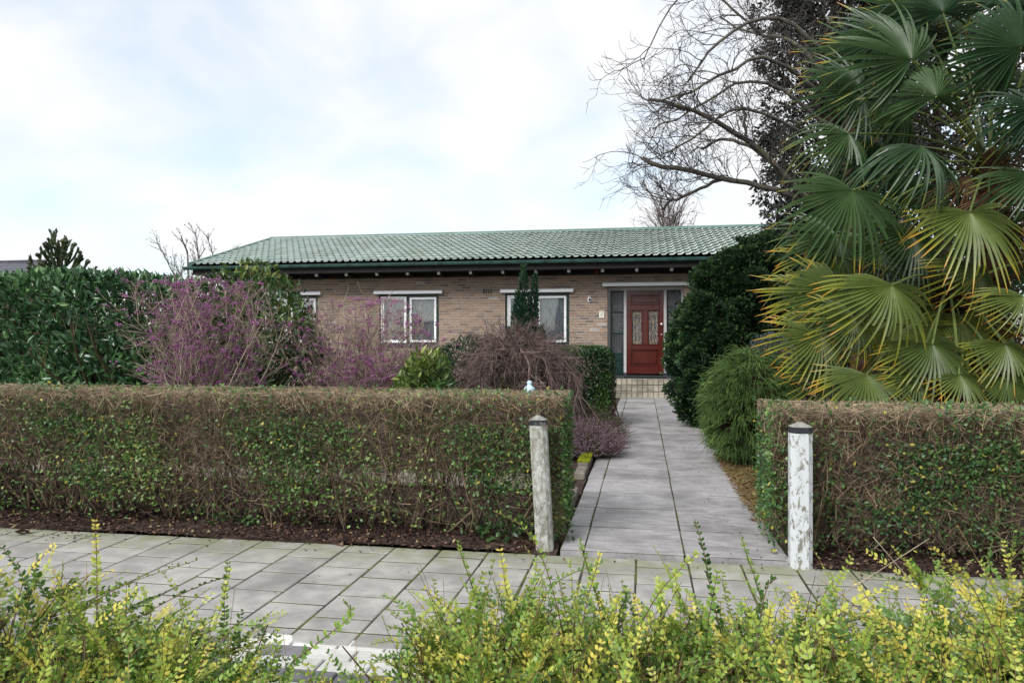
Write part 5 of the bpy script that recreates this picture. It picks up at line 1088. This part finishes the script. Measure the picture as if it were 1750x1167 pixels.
# neighbour's house, far left
Zn = 42; rz = PZ(40, 446, Zn)[2]; e0 = PZ(78, 446, Zn); nh = thing('neighbour_house', 'distant house with grey tiled roof behind the laurel hedge', 'house', (e0[0] - 7, e0[1] + 3, 0))
x1_, y0_ = e0[0], e0[1]; x0_ = x1_ - 16
t = NT('grey_roof_tiles'); t.bsdf(t.ramp(t.noise(1.5, 5), [(.3, lin('#4a4a52')), (.7, lin('#62626a'))]), .7, .3); M_groof = t.m
mb = MB(); mb.box((x0_ + .4, y0_ + .2 - 3.4, 0), (x1_ - .4, y0_ + 3.4, rz - 2.2)); mb.add([(x1_ - .4, y0_ - 3.2, rz - 2.2), (x1_ - .4, y0_ + 3.4, rz - 2.2), (x1_ - .4, y0_, rz - .1)], [(0, 1, 2)]); mb.build('wall', plain('far_brick', lin('#7a6055'), .9, .2, .2, 3), nh)
mb = MB(); nr_ = 14
for k in range(nr_):
    f0, f1 = k / nr_, (k + 1) / nr_; V = [(x0_, y0_ - 4.2*(1-f0), rz - 2.4*(1-f0) + .05), (x1_, y0_ - 4.2*(1-f0), rz - 2.4*(1-f0) + .05), (x1_, y0_ - 4.2*(1-f1), rz - 2.4*(1-f1)), (x0_, y0_ - 4.2*(1-f1), rz - 2.4*(1-f1)), (x0_, y0_ - 4.2*(1-f0), rz - 2.4*(1-f0) - .03), (x1_, y0_ - 4.2*(1-f0), rz - 2.4*(1-f0) - .03)]
    mb.add(V, [(0, 1, 2, 3), (4, 5, 1, 0)])
mb.add([(x0_, y0_ + 4.2, rz - 2.4), (x1_, y0_ + 4.2, rz - 2.4), (x1_, y0_, rz), (x0_, y0_, rz)], [(0, 1, 2, 3)])
rf = mb.build('roof', M_groof, nh); MB().box((x0_ - .02, y0_ - .16, rz - .06), (x1_ + .04, y0_ + .16, rz + .07), 0, .04).build('ridge_tiles', M_groof, rf)
for wx in (3.0, 6.5, 10.): 
    w = MB().box((x1_ - wx, y0_ - 3.23, .9), (x1_ - wx + 1.6, y0_ - 3.19, 2.3)).build('window', M_wpaint, nh); MB().box((x1_ - wx + .1, y0_ - 3.24, 1.0), (x1_ - wx + 1.5, y0_ - 3.231, 2.2)).build('pane', M_glass, w)

# ---- foreground: box honeysuckle shrubs between pavement and camera
M_lon = leafmat('honeysuckle_leaf', [(0, lin('#2a4622')), (.28, lin('#4d7330')), (.52, lin('#8aa646')), (.76, lin('#b8bf54')), (1, lin('#dccb60'))], .38, .45, .32)
M_lt = twigmat('honeysuckle_twig', lin('#4d3527'), lin('#927a5c'))
def sprig_leaves(mb, P, base, yel, pairs, L0, taperL=True):
    n, K, _ = P.shape; q = unit(np.cross(unit(P[:, -1] - P[:, 0]), np.array([0, 0, 1.]) + rng.normal(size=(n, 3)) * .45))
    for m in range(pairs):
        t_ = np.clip((m + .6) / pairs + rng.normal(0, .008, n), 0.03, .999) * (K - 1); k = np.minimum(t_.astype(int), K - 2); f = (t_ - k)[:, None]; ii = np.arange(n); p = P[ii, k]*(1-f) + P[ii, k+1]*f; T = unit(P[ii, k+1] - P[ii, k]); u = (m + .6) / pairs
        up_ = unit(np.cross(q, T)); up_ *= np.where(up_[:, 2:3] < 0, -1, 1)
        for s in (-1, 1):
            kp = rng.random(n) < (.93 if base.mean() < 9 else 1); ax = q * s * .8 + T * .62 + up_ * .28 + rng.normal(size=(n, 3)) * .16; nr = up_ + rng.normal(size=(n, 3)) * .25
            L = L0 * rng.uniform(.75, 1.15, n) * (1 - .42 * u ** 3); v = np.clip(base + yel * u + rng.normal(0, .07, n), 0, 1); cards(mb, p[kp], ax[kp], nr[kp], L[kp], L[kp] * .62, v[kp], T_OVAL)
def honeysuckle(px, Z, h, rad, ns, tall, seed):
    c = PZ(px, 900, Z); c[2] = 0
    root = thing('honeysuckle_shrub', 'low arching honeysuckle shrub with small yellow green leaves in front of the pavement', 'shrub', (c[0], c[1], 0), 'honeysuckle shrubs along the front of the pavement')
    h *= .86; ns = int(ns * 1.35); n0 = 38; a = rng.uniform(0, 6.28, n0); o_ = np.sqrt(rng.random(n0)) * 1.35; P0 = grow(np.repeat([c], n0, 0) + rng.normal(size=(n0, 3)) * [.05, .05, 0], np.stack([np.cos(a)*o_*rad/h*.8, np.sin(a)*o_*rad/h*.8, np.ones(n0)], 1), h * rng.uniform(.75, 1.02, n0) * (1 + .25*o_), 8, .09, -.03)
    P0[..., 2] = np.minimum(np.maximum(P0[..., 2], 0.0), h * (1.0 + .10 * rng.random((n0, 1)))); mbT = MB(); tubes(mbT, P0, taper(.0045, .0018, 8, n0), 4)
    S, D, i, t_ = spawn(P0, ns, .28, 1., (.4, 1.15)); D[:, 2] = D[:, 2] * .5 + .04; P1 = grow(S, D, rng.uniform(.10, .26, ns), 6, .07, -.02); P1[..., 2] = np.maximum(P1[..., 2], .03); tubes(mbT, P1, taper(.0014, .0007, 6, ns), 3)
    mb = MB(); bs = np.where(rng.random(ns) < .30, rng.uniform(.50, .78, ns), rng.uniform(.05, .42, ns)); bs = bs + .22 * (P1[:, -1, 2] / h - .6); sprig_leaves(mb, P1, bs, rng.uniform(-.02, .28, ns), 12, .0215)
    m = tall + 10; S, D, i, t_ = spawn(P0, m, .5, .95, (.15, .6)); D[:, 2] = np.abs(D[:, 2]) + rng.uniform(.1, .75, m); Ln = np.concatenate([rng.uniform(.24, .36, tall), rng.uniform(.16, .28, 10)]); P2 = grow(S, D, Ln, 9, .05, -.02); tubes(mbT, P2, taper(.0018, .0009, 9, m), 4); sprig_leaves(mb, P2, np.where(rng.random(m) < .4, .6, .28) + rng.normal(0, .08, m), rng.uniform(-.05, .3, m), 19, .0225)
    # bare old twigs
    S, D, i, t_ = spawn(P0, 26, .3, 1., (.3, .9)); tubes(mbT, grow(S, D + [0, 0, .2], rng.uniform(.10, .28, 26), 5, .06, 0), taper(.0016, .0008, 5, 26), 3)
    mb.build('leaves', M_lon, root); mbT.build('twigs', M_lt, root); return root
SPOTS = [(-40, 2.35, .60, .42, 330, 4), (120, 2.0, .50, .40, 330, 4), (300, 2.25, .42, .38, 300, 2), (480, 1.95, .28, .34, 260, 0), (620, 2.0, .29, .32, 250, 0), (790, 2.2, .50, .38, 320, 2), (950, 1.95, .50, .38, 320, 3),
        (1120, 2.15, .48, .38, 320, 3), (1290, 2.0, .47, .38, 320, 3), (1440, 2.1, .46, .36, 310, 2), (1600, 1.9, .54, .40, 340, 4), (1790, 1.95, .60, .42, 330, 4), (1520, 1.45, .52, .34, 260, 0), (700, 1.6, .36, .36, 280, 0), (1100, 1.55, .46, .36, 280, 0), (250, 1.65, .44, .38, 300, 0), (900, 1.35, .46, .3, 200, 0), (40, 1.7, .46, .38, 300, 0), (420, 1.62, .30, .36, 280, 0), (560, 1.6, .29, .36, 280, 0), (1320, 1.62, .48, .36, 280, 0), (1700, 1.6, .54, .36, 280, 0), (210, 2.35, .40, .36, 280, 2), (1030, 2.3, .46, .36, 280, 2), (1380, 2.35, .44, .36, 280, 2), (880, 2.35, .44, .36, 280, 1), (1690, 2.3, .54, .38, 280, 3)]
first = {}
for k in (0, 3, 5, 8, 10, 14): first[k] = honeysuckle(*SPOTS[k], 500 + k)
for k, (px, Z, h, rad, ns, tall) in enumerate(SPOTS):      # the others are turned, resized copies
    if k in first: continue
    s_ = min(first, key=lambda q: abs(SPOTS[q][2] - h) + rng.random() * .06); src = first[s_]; r = src.copy(); C.objects.link(r); q = PZ(px, 900, Z); r.location = (q[0], q[1], 0); r.rotation_euler = (0, 0, rng.uniform(.6, 5.6)); f = h / SPOTS[s_][2]; r.scale = (f ** .4, f ** .4, f)
    for ch in src.children: d = ch.copy(); C.objects.link(d); d.parent = r
# long shoots that stand out of the foliage
def shoot(k, pts, Z, base, yel, pairs, L0=.021, r=.0020):
    root = first[k]; P = smoothpath([PZ(x, y, Z) for x, y in pts], 10)[None]; mb = MB(); tubes(mb, P, taper(r, r * .5, 10), 5); st_ = mb.build('shoot', M_lt if pairs else M_pale, root, smooth=True)
    if pairs:
        mb = MB(); sprig_leaves(mb, np.repeat(P, 1, 0), np.array([base]), np.array([yel]), pairs, L0); o = mb.build('shoot_leaves', M_lon, st_, origin=tuple(root.location)); o.location = (0, 0, 0)
M_pale = twigmat('dry_twig', lin('#9a8d7c'), lin('#b5a892'))
for a_ in ((0, [(165, 1090), (166, 1000), (165, 950), (163, 888)], 2.25, .55, .35, 20), (5, [(962, 1080), (945, 1010), (925, 950), (895, 900), (843, 873)], 2.25, .42, .12, 20), (8, [(1232, 1080), (1215, 1010), (1205, 950), (1187, 886)], 2.2, .12, .05, 22),
           (10, [(1735, 1150), (1700, 1080), (1672, 1020), (1640, 975), (1592, 936)], 1.9, .62, .28, 22), (0, [(60, 1120), (130, 1050), (210, 1000), (338, 956)], 2.2, .40, .15, 24), (0, [(70, 1110), (52, 1040), (38, 985), (4, 935)], 2.2, .15, .1, 20), (0, [(20, 1080), (38, 1000), (62, 962), (94, 930)], 2.25, .8, .2, 16),
           (5, [(900, 1090), (930, 1020), (965, 985), (1028, 962)], 2.15, .30, .0, 20), (8, [(1080, 1100), (1115, 1030), (1150, 985), (1192, 944)], 2.15, .45, .2, 20), (5, [(990, 1090), (1005, 1020), (1018, 975), (1026, 943)], 2.2, .6, .25, 16), (0, [(150, 1130), (230, 1060), (320, 1010), (385, 985)], 2.1, .2, .05, 22),
           (10, [(1360, 1120), (1420, 1060), (1490, 1015), (1560, 1000)], 1.8, .6, .3, 24), (3, [(500, 1130), (560, 1085), (600, 1050), (587, 1028)], 1.95, .35, .2, 18), (8, [(1290, 1110), (1300, 1050), (1312, 1000), (1325, 990)], 2.0, .2, .1, 16)): shoot(*a_)
shoot(10, [(1640, 1110), (1600, 1045), (1550, 985), (1492, 917)], 2.15, 0, 0, 0, r=.0026); shoot(8, [(1400, 1050), (1440, 1015), (1510, 970), (1588, 920)], 2.15, 0, 0, 0, r=.0022)
